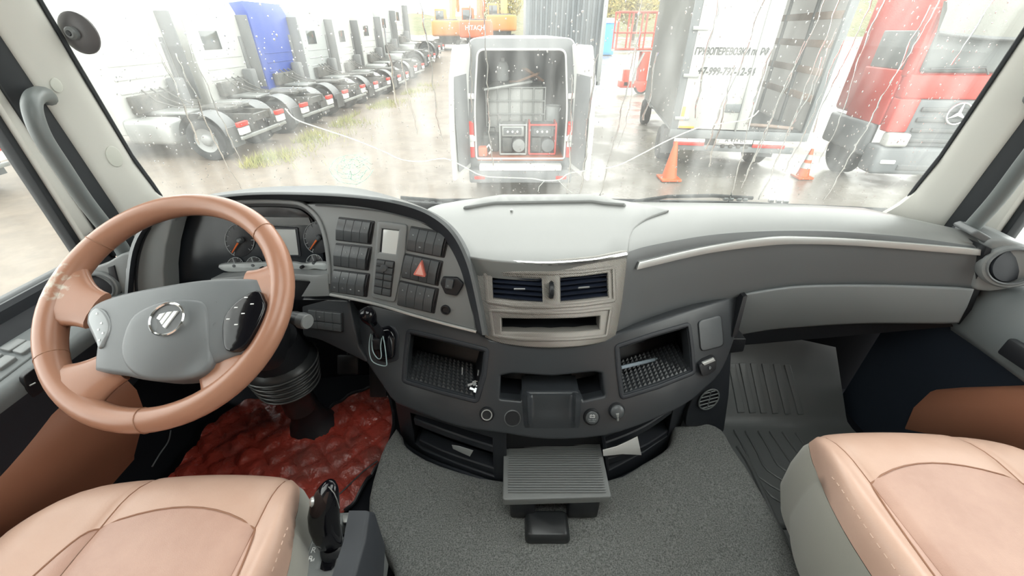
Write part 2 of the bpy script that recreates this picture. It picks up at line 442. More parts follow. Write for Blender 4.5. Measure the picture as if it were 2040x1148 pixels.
# ---------------------------------------------------------------- yard ground and far hills
GZ = -H
def gh(x, y):
    r = max(0, y-24)/14.0; r = min(r, 1); r = r*r*(3-2*r)
    z = GZ+1.35*r+max(0, y-40)*.035
    if y < 30: z += .035*mnoise.noise(V((x*.35, y*.35, 0)))+.015*mnoise.noise(V((x*1.3, y*1.3, 4)))
    return z
def ground_mat():
    m = mat('wet_yard', (.20, .16, .125), .6); n = m.node_tree.nodes; l = m.node_tree.links; b = n['Principled BSDF']
    t = n.new('ShaderNodeTexCoord')
    def noise(s, d=5, r=.6):
        z = n.new('ShaderNodeTexNoise'); z.inputs['Scale'].default_value = s; z.inputs['Detail'].default_value = d; z.inputs['Roughness'].default_value = r
        l.new(t.outputs['Object'], z.inputs['Vector']); return z.outputs['Fac']
    def ramp(f, e):
        r = n.new('ShaderNodeValToRGB')
        for i, (p, c) in enumerate(e):
            el = r.color_ramp.elements[i] if i < 2 else r.color_ramp.elements.new(p)
            el.position = p; el.color = (*c, 1)
        l.new(f, r.inputs['Fac']); return r.outputs['Color']
    c1 = ramp(noise(.35, 8, .7), [(.36, (.115, .09, .068)), (.62, (.16, .132, .105))])
    c2 = ramp(noise(2.2, 8, .7), [(.3, (.72, .72, .72)), (.7, (1.08, 1.06, 1.03))])
    mx = n.new('ShaderNodeMix'); mx.data_type = 'RGBA'; mx.blend_type = 'MULTIPLY'; mx.inputs['Factor'].default_value = 1
    l.new(c1, mx.inputs['A']); l.new(c2, mx.inputs['B'])
    # paved wet concrete to the right of the lane
    sx = n.new('ShaderNodeSeparateXYZ'); l.new(t.outputs['Object'], sx.inputs[0])
    ad = n.new('ShaderNodeMath'); ad.operation = 'MULTIPLY_ADD'; ad.inputs[1].default_value = 1.2
    l.new(noise(.6), ad.inputs[0]); l.new(sx.outputs['X'], ad.inputs[2])
    mr = n.new('ShaderNodeMapRange'); mr.inputs[1].default_value = -1.2; mr.inputs[2].default_value = 1.6; l.new(ad.outputs[0], mr.inputs[0])
    conc = n.new('ShaderNodeMix'); conc.data_type = 'RGBA'; l.new(mr.outputs[0], conc.inputs['Factor'])
    l.new(mx.outputs['Result'], conc.inputs['A']); conc.inputs['B'].default_value = (.15, .138, .12, 1); l.new(conc.outputs['Result'], b.inputs['Base Color'])
    wet = n.new('ShaderNodeMapRange'); wet.inputs[1].default_value = .40; wet.inputs[2].default_value = .56; wet.inputs[3].default_value = .62; wet.inputs[4].default_value = .16
    l.new(noise(.55, 4, .55), wet.inputs[0])
    dry = n.new('ShaderNodeMapRange'); dry.inputs[1].default_value = -3.5; dry.inputs[2].default_value = 1.2; l.new(sx.outputs['X'], dry.inputs[0])
    rm = n.new('ShaderNodeMix'); rm.data_type = 'FLOAT'; rm.inputs['A'].default_value = .68
    l.new(dry.outputs[0], rm.inputs['Factor']); l.new(wet.outputs[0], rm.inputs['B']); l.new(rm.outputs['Result'], b.inputs['Roughness'])
    bu = n.new('ShaderNodeBump'); bu.inputs['Strength'].default_value = .35; bu.inputs['Distance'].default_value = .04
    l.new(noise(3.0, 8, .75), bu.inputs['Height']); l.new(bu.outputs['Normal'], b.inputs['Normal'])
    return m
M_ground = ground_mat()
bm = NB()
xs = [-60+i*2.5 for i in range(13)]+[-28+i*.8 for i in range(62)]+[22+i*3 for i in range(14)]
ys = [-12+i*2 for i in range(7)]+[2.5+i*.6 for i in range(45)]+[30+i*2.5 for i in range(26)]
gridsurf(bm, [[V((x, y, gh(x, y))) for x in xs] for y in ys])
obj('ground', bm, M_ground, label='wet muddy yard with puddles in front of the cab', kind='structure', ang=80, origin=(0, 0, GZ))
M_hill = mat('far_hill', (.15, .13, .07), .9, vary=((.09, .10, .045), .25), bump=(2, 1, 'noise', 0, .3))
bm = NB(); P = []
for j in range(10):
    row = []
    for i in range(60):
        x = -40+i*2.2; y = 62+j*4
        rise = max(0, min(1, (x+6)/10)); z0 = gh(x, y)
        row.append(V((x, y, z0-.4+(j/9)**.8*(2.5+11*rise)+.8*mnoise.noise(V((x*.13, y*.13, 2))))))
    P.append(row)
gridsurf(bm, P); obj('hillside', bm, M_hill, label='tan and green hillside rising far behind the yard', kind='structure', ang=80)

# ---------------------------------------------------------------- cab shell
XC = .065
def mx(x): return 2*XC-x
def WY(x, z): return 1.215-.085*((x-XC)/1.08)**2-.10*(z+.45)
bm = NB()
NX, NZ = 36, 14
def wp(x, z, d=0): return V((x, WY(x, z)+d, z))
xs = [-1.04+i*(2.21/NX) for i in range(NX+1)]; zs = [-.50+k*(1.02/NZ) for k in range(NZ+1)]
R1 = gridsurf(bm, [[wp(x, z) for x in xs] for z in zs], flip=False)
R2 = gridsurf(bm, [[wp(x, z, .006) for x in xs] for z in zs], flip=True)
ring1 = R1[0]+[r[-1] for r in R1[1:]]+R1[-1][-2::-1]+[r[0] for r in R1[-2:0:-1]]
ring2 = R2[0]+[r[-1] for r in R2[1:]]+R2[-1][-2::-1]+[r[0] for r in R2[-2:0:-1]]
bridge(bm, ring1, ring2)
window_1 = obj('window_1', bm, M_glass, label='wide rain-streaked windscreen with a long white crack', kind='structure', origin=(XC, 1.2, -.5), ang=60)

def SW(p): return p.y-WY(p.x, p.z)+.002
# crack and stone chip in the screen
def fracture(nm, c):
    m = mat(nm, c, .3, spec=.8); n = m.node_tree.nodes; l = m.node_tree.links
    t = n.new('ShaderNodeBsdfTranslucent'); t.inputs[0].default_value = (*c, 1); x = n.new('ShaderNodeMixShader'); x.inputs[0].default_value = .75
    l.new(n['Principled BSDF'].outputs[0], x.inputs[1]); l.new(t.outputs[0], x.inputs[2]); l.new(x.outputs[0], n['Material Output'].inputs[0]); return m
M_crack = fracture('glass_crack', (.95, .96, .93))
crk = cr(PX(568, 216, 590, 238, 640, 256, 700, 276, 760, 300, 800, 318, 840, 322, 885, 316, 920, 330, 960, 350, 1010, 354, 1060, 356, 1085, 360, 1115, 358, 1135, 345, 1180, 339, 1230, 330, 1280, 306, 1330, 280, 1390, 255, 1440, 246, 1480, 240, 1500, 232, 1512, 220), 4, False)
bm = NB(); tube(bm, [hit(p.x, p.y, SW) for p in crk], .0018, 5)
tube(bm, [hit(*p, SW) for p in PX(1085, 360, 1074, 372, 1072, 382)], .0009, 5)
tube(bm, [hit(*p, SW) for p in PX(1112, 359, 1126, 374, 1141, 385)], .0009, 5)
obj('crack', bm, M_crack, window_1, label='long white crack sagging across the screen')
M_chip = fracture('stone_chip', (.80, .90, .85))
bm = NB(); random.seed(3)
for k in range(26):
    a = random.uniform(0, 6.28); r0 = random.uniform(2, 20); r1 = r0+random.uniform(4, 18); a2 = a+random.uniform(-.8, .8)
    tube(bm, [hit(700+math.cos(q)*r*1.25, 338+math.sin(q)*r*.9, SW) for q, r in ((a, r0), ((a+a2)/2, (r0+r1)/2), (a2, r1))], .0008, 4)
for rr in (13, 24, 34):
    tube(bm, [hit(700+math.cos(t)*rr*1.25+random.uniform(-2, 2), 338+math.sin(t)*rr*.85+random.uniform(-2, 2), SW) for t in [k*.45 for k in range(14)]], .0010, 4)
obj('stone_chip', bm, M_chip, window_1, label='greenish star-shaped stone chip in the screen')
# rain on the outside of the windscreen
bm = NB(); random.seed(11)
def drop(bm, x, z, r, sq):
    c = wp(x, z, .0065); loops = []
    for h, k in ((0, 1.0), (.55, .8), (.9, .4)):
        loops.append([c+V((math.cos(t)*r*k, h*r*.45, math.sin(t)*r*k*sq)) for t in [2*math.pi*i/7 for i in range(7)]])
    loft(bm, loops, True, (False, True), flip=False)
for _ in range(2600):
    x = random.uniform(-1.0, 1.13); z = random.uniform(-.44, .2)
    if abs(x-.05) < .35 and random.random() < .45: continue
    r = random.choice((.0010, .0013, .0016, .0022)); drop(bm, x, z, r, random.uniform(.9, 1.7))
def streak(x, z0, z1, wd):
    n = int((z0-z1)/.014)+2; px = x; pts = []; sl = random.uniform(-.10, .10)
    for i in range(n):
        z = z0+(z1-z0)*i/(n-1); px += random.uniform(-.0035, .0035)+sl*.006
        pts.append((px, z, wd*random.uniform(.5, 1.35)))
    loops = [[wp(a, z, .0062)+V((q*ww, hh*ww*.55, 0)) for q, hh in ((-1, 0), (-.5, .8), (.5, .8), (1, 0))] for a, z, ww in pts]
    loft(bm, loops, False)
for _ in range(30):
    z0 = random.uniform(-.15, .3); streak(random.uniform(-1.0, 1.12), z0, max(-.46, z0-random.uniform(.15, .5)), random.uniform(.0012, .0026))
obj('rain_drops', bm, M_water, window_1, kind='stuff', label='rain drops and running trickles on the windscreen', ang=60)

# floor, bulkhead, roof, rear wall, side walls behind the doors
M_shell = mat('cab_lining', (.40, .40, .38), .8)
M_bulk = mat('bulkhead_black', (.008, .009, .012), .8, spec=.12)
bm = NB(); box2(bm, (-1.18, -.95, -1.21), (1.31, 1.30, -1.15)); obj('floor', bm, M_bulk, kind='structure', label='black cab floor pan under the mats')
bm = NB()
gridsurf(bm, [[V((x, WY(x, -.5)+(.03 if z > -.6 else -.03), z)) for x in [-1.17+i*.124 for i in range(21)]] for z in (-1.16, -.9, -.7, -.52, -.47)])
gridsurf(bm, [[V((x, WY(x, -.5)+.07, z)) for x in [-1.17+i*.124 for i in range(21)]] for z in (-1.16, -.9, -.7, -.52, -.47)], flip=True)
gridsurf(bm, [[V((x, WY(x, -.5)+d, -.47)) for x in [-1.17+i*.124 for i in range(21)]] for d in (.03, .07)], flip=False)
obj('wall_front', bm, M_bulk, kind='structure', label='black bulkhead below the windscreen')
bm = NB(); box2(bm, (-1.20, -1.0, .80), (1.33, 1.18, .86)); 
HX0, HX1, HY0, HY1 = -.42, .55, -.38, .52  # unseen roof opening, added to let sky light onto floor and seats
bm.free(); bm = NB()
for a, b in (((-1.20, -1.0), (1.33, HY0)), ((-1.20, HY1), (1.33, 1.2)), ((-1.20, HY0), (HX0, HY1)), ((HX1, HY0), (1.33, HY1))):
    box2(bm, (a[0], a[1], .80), (b[0], b[1], .86))
ceiling = obj('ceiling', bm, M_shell, kind='structure', label='cab ceiling with an added opening for sky light')
bm = NB(); box2(bm, (HX0, HY0, .835), (HX1, HY1, .841)); obj('added_hatch', bm, M_sglass, kind='structure', label='unseen glass hatch added to let sky light into the cab')
bm = NB(); gridsurf(bm, [[wp(x, z, d) for x in [-1.16+i*.1225 for i in range(21)]] for z, d in ((.50, -.03), (.50, .02))], flip=True)
gridsurf(bm, [[wp(x, z, -.03) for x in [-1.16+i*.1225 for i in range(21)]] for z in (.50, .60, .82)]); gridsurf(bm, [[wp(x, z, .02) for x in [-1.16+i*.1225 for i in range(21)]] for z in (.50, .60, .82)], flip=True)
obj('trim_3', bm, M_shell, kind='structure', label='header panel over the windscreen')
bm = NB(); box2(bm, (-1.20, -1.0, -1.2), (1.33, -.94, .82)); obj('wall_rear', bm, M_shell, kind='structure', label='rear wall of the cab')
bm = NB(); box2(bm, (-1.20, -.95, -1.2), (-1.13, -.12, .82)); box2(bm, (-1.20, -.12, .46), (-1.13, 1.10, .82)); obj('wall_left', bm, M_shell, kind='structure', label='left cab side behind and above the door')
bm = NB(); box2(bm, (1.26, -.95, -1.2), (1.33, -.12, .82)); box2(bm, (1.26, -.12, .46), (1.33, 1.10, .82)); obj('wall_right', bm, M_shell, kind='structure', label='right cab side behind and above the door')

def pillar(bm, sgn):
    def q(x, y, z): return V((x if sgn < 0 else mx(x), y-.09*(z+.4), z))
    secs = []
    for z, fl, fy in ((-.52, .075, .03), (-.445, .07, .03), (-.42, .045, .02), (-.38, .02, .008), (-.30, .004, .002), (-.1, 0, 0), (.2, 0, 0), (.7, 0, 0)):
        P = [(-1.16, 1.022), (-1.075, 1.022), (-1.056, 1.024), (-1.045, 1.032), (-1.026+fl*.5, 1.075-fy*.4), (-1.018+fl, 1.092), (-1.020+fl, 1.105), (-1.04, 1.118), (-1.16, 1.17)]
        secs.append([q(x, y, z) for x, y in P])
    loft(bm, secs, True, flip=sgn < 0)
    bmesh.ops.recalc_face_normals(bm, faces=bm.faces[:])
for s, nm, lab in ((-1, 'trim_1', 'cream left windscreen pillar with two round caps'), (1, 'trim_2', 'cream right windscreen pillar beside the passenger door')):
    bm = NB(); pillar(bm, s); t = obj(nm, bm, M_cream, kind='structure', label=lab, ang=50)
    if s < 0: trim_1 = t
    bm = NB()                                           # rubber seal along the glass
    tube(bm, [V((x if s < 0 else mx(x), y-.09*(z+.4), z)) for x, y, z in ((-.99, 1.10, -.42), (-1.0, 1.104, -.36), (-1.014, 1.106, -.28), (-1.016, 1.106, .0), (-1.016, 1.106, .6))], .005, 6)
    obj('windscreen_seal', bm, M_seal, t)
    bm = NB()
    def q(x, y, z): return V((x if s < 0 else mx(x), y-.05*(z+.4), z))
    loft(bm, [[q(x, y, z) for x, y in ((-1.16, .965), (-1.085, .968), (-1.066, .990), (-1.060, 1.030), (-1.16, 1.03))] for z in (-.52, -.2, .2, .7)], True, flip=s < 0)
    bmesh.ops.recalc_face_normals(bm, faces=bm.faces[:]); obj('door_seal', bm, M_seal, t)
PLS = plane3(V((-1.045, 1.032, -.4)), V((-1.018, 1.092, -.4)), V((-1.045, 1.032-.09*.5, .1)))
for u, v, r in ((113, 170, 13), (228, 312, 19)):
    bm = NB(); slab(bm, ell(u, v, r*.72, r*1.15, 20, -.55), off(PLS, .004), (-.8, .6, 0), .004, r=.001); obj('cover_cap', bm, M_creamcap, trim_1)

# doors
def door(s, name, lab):
    def X(x): return x if s < 0 else mx(x)
    D = thing(name, lab, None, (X(-1.13), .45, -1.15), kind='structure')
    def B(nm, m, boxes, bev=.004, label=None):
        bm = NB()
        for a, b in boxes: box2(bm, (X(a[0]), a[1], a[2]), (X(b[0]), b[1], b[2]), bev)
        return obj(nm, bm, m, D, label=label)
    B('outer_skin', M_dark, [((-1.18, -.12, -1.2), (-1.145, 1.03, -.53))], 0)
    B('window_frame', M_cream, [((-1.155, .937, -.50), (-1.092, .985, .5)), ((-1.155, -.12, .44), (-1.10, .95, .5)), ((-1.155, -.12, -.52), (-1.10, -.06, .5))], .008)
    B('glass_seal', M_seal, [((-1.14, .922, -.52), (-1.108, .940, .46)), ((-1.145, -.1, -.525), (-1.112, .94, -.500))], .004)
    B('window_glass', M_sglass, [((-1.130, -.1, -.52), (-1.126, .93, .46))], 0)
    return D, B, X
door_1, B1, X1 = door(-1, 'door_1', 'left cab door with window switches and brown leather lower panel')
door_2, B2, X2 = door(1, 'door_2', 'right cab door with grey top and brown leather insert')
# left door: belt rail, switch tray, dark side, leather lower panel
bm = NB(); prof = [(-1.15, -.505), (-1.105, -.500), (-1.095, -.508), (-1.092, -.530), (-1.065, -.552), (-1.06, -.562)]
loft(bm, [[V((x, y, z)) for x, z in prof] for y in (-.1, .2, .5, .8, .98)], False, flip=True); obj('belt_rail', bm, M_dark, door_1)
bm = NB(); prof = [(-1.12, -.558), (-1.06, -.560), (-1.045, -.556), (-.965, -.566), (-.952, -.572), (-.948, -.585), (-.950, -.60)]
loft(bm, [[V((x-.10*max(0, y-.74)*2, y, z-.02*max(0, y-.74))) for x, z in prof] for y in (-.1, .2, .45, .6, .74, .86, .95)], False, flip=True); obj('armrest', bm, M_door, door_1, ang=50)
bm = NB(); prof = [(-.950, -.60), (-.956, -.64), (-.975, -.72), (-.985, -.78), (-1.13, -.80)]
loft(bm, [[V((x-.10*max(0, y-.74)*2, y, z-.02*max(0, y-.74))) for x, z in prof] for y in (-.1, .2, .45, .6, .74, .86, .95)], False, flip=True); obj('armrest_side', bm, M_dark, door_1, label='dark side below the door switches', ang=50)
def leather_panel(bm, X, ztop, xin, ye=.70, bul=.05):
    secs = []
    for y in [-.1, .1, .25, .4]+[.4+(ye-.4)*math.sin(k*math.pi/28) for k in range(1, 15)]:
        k = max(0, (y-.35)/(ye-.35)); zt = ztop(y); xi = xin+bul*k*k*(k if bul < 0 else 1)
        secs.append([V((X(x), y, z)) for x, z in ((-1.13, zt), (xi-.02, zt), (xi, zt-.015), (xi+.012, zt-.08), (xi-.01, zt-.17), (xi-.045, zt-.22), (-1.06, zt-.34), (-1.13, -1.14))])
    R = loft(bm, secs, False); bm.faces.new([v for v in R[-1]])
    bmesh.ops.recalc_face_normals(bm, faces=bm.faces[:])
bm = NB(); leather_panel(bm, X1, lambda y: -.665-.0*y, -.985); obj('leather_panel', bm, M_brown, door_1, label='brown leather lower door panel', ang=50)
bm = NB(); box2(bm, (-1.14, .60, -1.15), (-1.07, 1.03, -.56)); obj('kick_panel', bm, M_bulk, door_1)
# switches on the armrest
S_arm = plane3(V((-1.045, .5, -.556)), V((-.965, .5, -.566)), V((-1.045, .7, -.556)))
Z1 = Zf(0, 560, 3.827)
bm = NB(); slab(bm, rp_(Z1(-90, 560, 275, 335, 300, 520, -60, 790), 3), off(S_arm, .003), (0, 0, -1), .004, r=.003); sp_ = obj('switch_plate', bm, M_door, door_1)
for q in (Z1(0, 510, 130, 440, 190, 450, 70, 525), Z1(98, 528, 210, 455, 275, 468, 165, 545), Z1(-70, 640, 40, 565, 110, 580, -10, 665), Z1(-120, 590, -20, 545, 8, 556, -90, 620)):
    bm = NB(); slab(bm, rp_(q, 2.5), off(S_arm, .010), (0, 0, -1), .008, r=.002); obj('window_switch', bm, M_panel, sp_)
bm = NB(); slab(bm, ell(69, 661, 6, 5, 10), off(S_arm, .016), (0, 0, -1), .014, r=.002); obj('mirror_knob', bm, M_black, sp_)
# dark pull pocket
S_side = plane3(V((-.950, .3, -.60)), V((-.972, .3, -.70)), V((-.950, .7, -.60)))
bm = NB(); slab(bm, rp_(Z1(190, 730, 265, 670, 340, 830, 260, 885, 215, 830), 4), off(S_side, .002), (-1, 0, 0), .01, r=.002); pk = obj('pull_pocket', bm, M_black, door_1)
bm = NB(); tube(bm, [hit(*p, off(S_side, .006)) for p in Z1(228, 798, 268, 778)], .0015, 6); obj('lock_slider', bm, M_silver, pk)
# right door panels
bm = NB(); secs = []
for y in (-.1, .2, .45, .6, .72, .80, .86):
    k = max(0, y-.62)
    secs.append([V((X2(x+.0*k), y, z)) for x, z in ((-1.14, -.505), (-1.08, -.510), (-1.045, -.530), (-1.015-.1*k, -.60), (-1.012-.1*k, -.655), (-1.03-.1*k, -.675), (-1.06, -.685))])
loft(bm, secs, False); bmesh.ops.recalc_face_normals(bm, faces=bm.faces[:]); obj('door_top', bm, M_door, door_2, label='grey upper door panel', ang=50)
bm = NB(); loft(bm, [[V((X2(x), y, z)) for x, z in ((-1.06, -.68), (-1.062, -.8), (-1.065, -1.15))] for y in (-.1, .5, 1.02)], False)
bmesh.ops.recalc_face_normals(bm, faces=bm.faces[:]); obj('door_card', bm, mat('door_navy', (.012, .017, .026), .65, bump=(600, .15), spec=.25), door_2, label='dark navy lower door card')
bm = NB(); leather_panel(bm, X2, lambda y: -.615-1.12*max(0, y-.595), -1.02, .80, -.030); obj('leather_insert', bm, M_brown, door_2, label='brown leather door insert', ang=50)
bm = NB(); box(bm, (X2(-1.005), .66, -.61), (.02, .10, .045), None, .006); obj('inner_handle', bm, M_black, door_2)

# grab handles and their screw plates
def grab(s, lab):
    def X(x): return x if s < 0 else mx(x)
    p = [(-1.055, 1.005, -.130), (-1.03, .978, -.119), (-1.005, .938, -.116), (-.990, .906, -.126), (-.983, .888, -.150), (-.982, .880, -.19), (-.983, .884, -.25), (-.986, .892, -.33), (-.99, .908, -.41), (-1.0, .925, -.48), (-1.03, .94, -.52)]
    t = thing('grab_handle', lab, 'grab handle', (X(-1.0), .93, -.52))
    bm = NB(); tube(bm, cr([V((X(x), y, z)) for x, y, z in p], 4, False), .0160, 12); obj('bar', bm, M_handle, t, ang=60)
    bm = NB(); box(bm, (X(-1.05), .955, -.455), (.05, .06, .05), None, .01); pl = obj('mounting_plate', bm, M_dark, t)
    bm = NB(); lathe(bm, axis_frame(V((X(-1.027), .945, -.44)), (-s*1, -.5, .3)), [(.009, 0), (.009, .006), (.006, .008), (0, .008)], 12); obj('screw', bm, M_black, pl)
grab(-1, 'grey curved grab handle on the left pillar'); grab(1, 'grey curved grab handle on the right pillar')

# suction cup left on the screen
t = thing('suction_cup', 'dark round suction cup stuck high on the left of the windscreen', 'suction cup', hit(158, 66, SW))
c = hit(158, 66, SW); Mx = axis_frame(c, (0, -1, 0))
bm = NB(); lathe(bm, Mx, [(.042, -.002), (.042, .002), (.036, .007), (.020, .012), (.014, .013), (.012, .013)], 28); obj('cup', bm, mat('smoky_rubber', (.11, .105, .108), .4), t)
bm = NB(); lathe(bm, Mx, [(.013, .010), (.013, .022), (.009, .026), (.0, .026)], 18); obj('stud', bm, mat('smoky_stud', (.16, .17, .17), .3), t)
bm = NB(); lathe(bm, Mx, [(.006, .0262), (.005, .028), (0, .028)], 12); obj('hole', bm, M_black, t)
# ================================================================ dashboard
dash = thing('dashboard', 'wide charcoal truck dashboard curving across the cab under the windscreen', 'dashboard', (XC, 1.0, -1.15))
FW = (0, 1, -.15)
def SCf0(x, z): return .745+.6*(x-.085)**2+.605*(z+.64)
# ---- passenger side: top, face and silver strip on one curved surface
YT = table([(.20, .80), (.262, .824), (.327, .861), (.493, .919), (.65, .937), (.809, .943), (.947, .919), (1.11, .85), (1.2, .80)])
def lean(x): return .012+.03*max(0, min(1, (.65-x)/.4))
SD = ysurf(lambda x, z: YT(x)+lean(x)*(z+.43)/.2)
C1 = cr(PX(1249, 503, 1295, 489, 1414, 468, 1529, 460, 1653, 460, 1776, 468, 1870, 479, 1962, 493), 6, False)
C2 = cr(PX(1228, 664, 1290, 646, 1400, 613, 1520, 581, 1640, 570, 1757, 570, 1850, 572, 1938, 576), 6, False)
bm = NB(); rows = []
cols = []
for a, b in zip(C1, C2):
    F = atz(a.x, a.y, -.430); s = (F.x-.262)/(1.11-.262)
    yb = WY(F.x, -.45)-.030
    if F.x > .98: yb -= (F.x-.98)*1.15
    col = []
    for t, dz in ((1, -.045), (1, -.022), (.93, -.004), (.75, .012), (.5, .016), (.25, .010), (.1, .003)):
        col.append(V((F.x+.0*t, F.y+(yb-F.y)*t, -.430+dz)))
    col += [F+V((0, .012, -.0005)), F+V((0, .004, -.003)), F+V((0, .0005, -.008))]
    for k in (.14, .3, .5, .7, .85, .97):
        p = a.lerp(b, k); col.append(hit(p.x, p.y, SD))
    q = hit(b.x, b.y, SD); col += [q+V((0, .004, -.003)), q+V((0, .03, -.006)), q+V((0, .10, .0))]
    cols.append(col)
gridsurf(bm, [c[8:] for c in cols]); bmesh.ops.recalc_face_normals(bm, faces=bm.faces[:])
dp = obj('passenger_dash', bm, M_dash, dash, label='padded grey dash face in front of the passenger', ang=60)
bm = NB(); gridsurf(bm, [c[:9] for c in cols]); bmesh.ops.recalc_face_normals(bm, faces=bm.faces[:]); obj('passenger_dash_top', bm, M_dashtop_lit, dash, label='top pad of the passenger dash, sky sheen in its colour', ang=60)
Z3 = Zf(1200, 380, 2.4286)
bm = NB(); st = cr(Z3(180, 350, 500, 275, 800, 232, 1000, 228, 1300, 243, 1858, 290), 5, False)+cr(Z3(1856, 315, 1300, 270, 1000, 258, 800, 265, 500, 305, 168, 382), 5, False)
slab(bm, st, off(SD, .0085), FW, .010, r=.0015, grid=0); obj('silver_strip', bm, M_silver, dp, label='long silver trim strip')
# ---- glove box door
bm = NB(); gl = cr(PX(1485, 590, 1570, 577, 1653, 573, 1776, 574, 1936, 580), 5, False)+cr(PX(1908, 640, 1735, 641, 1612, 648, 1529, 656, 1464, 668), 5, False)
slab(bm, gl, ysurf(lambda x, z: YT(x)-.022+.25*max(0, -.625-z)*1.2), (0, .7, -.4), .10, r=.010, grid=26, steps=4)
obj('glovebox_door', bm, M_glove, dash, label='lighter grey glove box lid', ang=60)
bm = NB(); slab(bm, PX(1484, 588, 1940, 572, 1905, 650, 1455, 690, 1448, 705, 1466, 640), ysurf(lambda x, z: YT(x)+.03), (0, 1, .2), .05, r=.001, grid=40)
obj('shadow_gap', bm, M_black, dash)
bm = NB(); slab(bm, PX(1965, 492, 1975, 496, 1956, 570, 1922, 648, 1910, 646, 1940, 575), ysurf(lambda x, z: YT(min(x, 1.11))-.018), (0, 1, 0), .05, r=.001); obj('end_gap', bm, M_black, dash)
bm = NB(); slab(bm, PX(1481, 592, 1489, 590, 1469, 668, 1459, 672), ysurf(lambda x, z: min(YT(x)-.03, SCf0(x, z)-.004)), (0, 1, 0), .05, r=.0005); obj('hinge_gap', bm, M_black, dash)
# under-dash shelf on both sides
bm = NB()
gridsurf(bm, [[V((x, YT(max(x, .3))+d, z)) for x in [.45+i*.08 for i in range(10)]] for d, z in ((.03, -.66), (.08, -.70), (.22, -.74))])
obj('underside', bm, M_bulk, dash); bm = NB()
gridsurf(bm, [[V((x, y, z)) for x in (-1.06, -.8, -.5, -.28)] for y, z in ((.88, -.60), (.90, -.66), (1.0, -.74), (1.16, -.78))])
obj('underside', bm, M_bulk, dash)
# ---- centre pod top
def zpod(p): return -(p.z-(-.430+.092*(p.y-.80)))
SPd = zpod
pod = cr(PX(938, 511, 1000, 519, 1093, 523, 1180, 515, 1249, 503), 4, False)+cr(PX(1250, 478, 1260, 455, 1288, 434, 1330, 418), 4, False)[1:]+cr(PX(1290, 408, 1225, 398, 1180, 394, 1060, 391, 960, 395, 900, 403, 862, 412, 848, 426, 868, 452, 905, 485), 4, False)
bm = NB(); slab(bm, pod, SPd, (0, .15, -1), .05, r=.004, grid=30); pt = obj('centre_top', bm, M_dashtop_lit, dash, label='flat top of the centre console, sky sheen in its colour', ang=60)
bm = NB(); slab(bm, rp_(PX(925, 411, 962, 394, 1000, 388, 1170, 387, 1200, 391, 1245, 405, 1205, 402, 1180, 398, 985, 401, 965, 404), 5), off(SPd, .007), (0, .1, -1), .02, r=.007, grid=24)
obj('rear_lip', bm, M_dashtop_lit, pt, ang=60)
bm = NB(); lathe(bm, axis_frame(hit(1019, 421, off(SPd, .0)), (0, 0, 1)), [(.004, 0), (.004, .004), (.002, .006), (0, .006)], 10); obj('sun_sensor', bm, M_silver, pt)

# ---- centre fascia
SF = ysurf(lambda x, z: .786+1.1*(x-.085)**2+.25*(z+.434))
ZB = Zf(880, 380, 3.377)
fo = cr(ZB(200, 440, 330, 457, 450, 468, 720, 480, 1000, 460, 1120, 440, 1245, 415), 3, False)+cr(ZB(1235, 520, 1215, 680, 1190, 850, 1165, 970), 3, False)+cr(ZB(1100, 1010, 950, 1040, 740, 1052, 550, 1042, 400, 1020, 300, 985), 3, False)+cr(ZB(270, 820, 235, 640), 3, False)
vl = rp_(ZB(328, 560, 500, 572, 685, 582, 692, 765, 510, 757, 335, 735), 2.0, 3); vr = rp_(ZB(787, 580, 950, 568, 1125, 545, 1131, 725, 960, 745, 790, 762), 2.0, 3)
sl = rp_(ZB(390, 850, 570, 854, 740, 854, 900, 850, 1075, 836, 1070, 945, 900, 960, 740, 965, 560, 964, 395, 958), 2.0, 3)
whl = rp_(ZB(720, 602, 752, 602, 757, 735, 722, 735), 3, 3)
bm = NB(); slab(bm, fo, SF, (0, 1, -.25), .04, holes=[vl, vr, sl, whl], r=.004, grid=16)
fas = obj('fascia', bm, M_weave, dash, label='woven-look silver grey centre fascia', ang=50)
bm = NB(); tube(bm, [hit(p.x, p.y, off(SF, .006)) for p in cr(ZB(205, 452, 330, 467, 450, 478, 720, 490, 1000, 470, 1120, 450, 1242, 425), 4, False)], .0045, 8, flat=(.8, 1.1)); obj('chrome_edge', bm, M_chrome, fas)
def rib_ring(nm, poly, w, m, h=.003):
    bm = NB(); slab(bm, poly, off(SF, h), (0, 1, -.25), h+.004, holes=[inset(poly, w)], r=.003, grid=16); obj(nm, bm, m, fas)
rib_ring('vent_frame', rp_(ZB(283, 533, 500, 545, 735, 552, 950, 540, 1165, 513, 1172, 745, 960, 775, 735, 790, 510, 785, 300, 755), 5), 3.2, M_weave)
rib_ring('slot_frame', rp_(ZB(315, 800, 560, 815, 740, 818, 920, 812, 1150, 785, 1118, 985, 920, 1005, 740, 1010, 560, 1008, 340, 985), 5), 3.2, M_weave)
bm = NB(); recess(bm, sl, SF, (0, 1, -.1), .07); obj('slot', bm, M_black, fas, label='empty black storage slot')
M_navy = mat('vent_navy', (.010, .014, .026), .35)
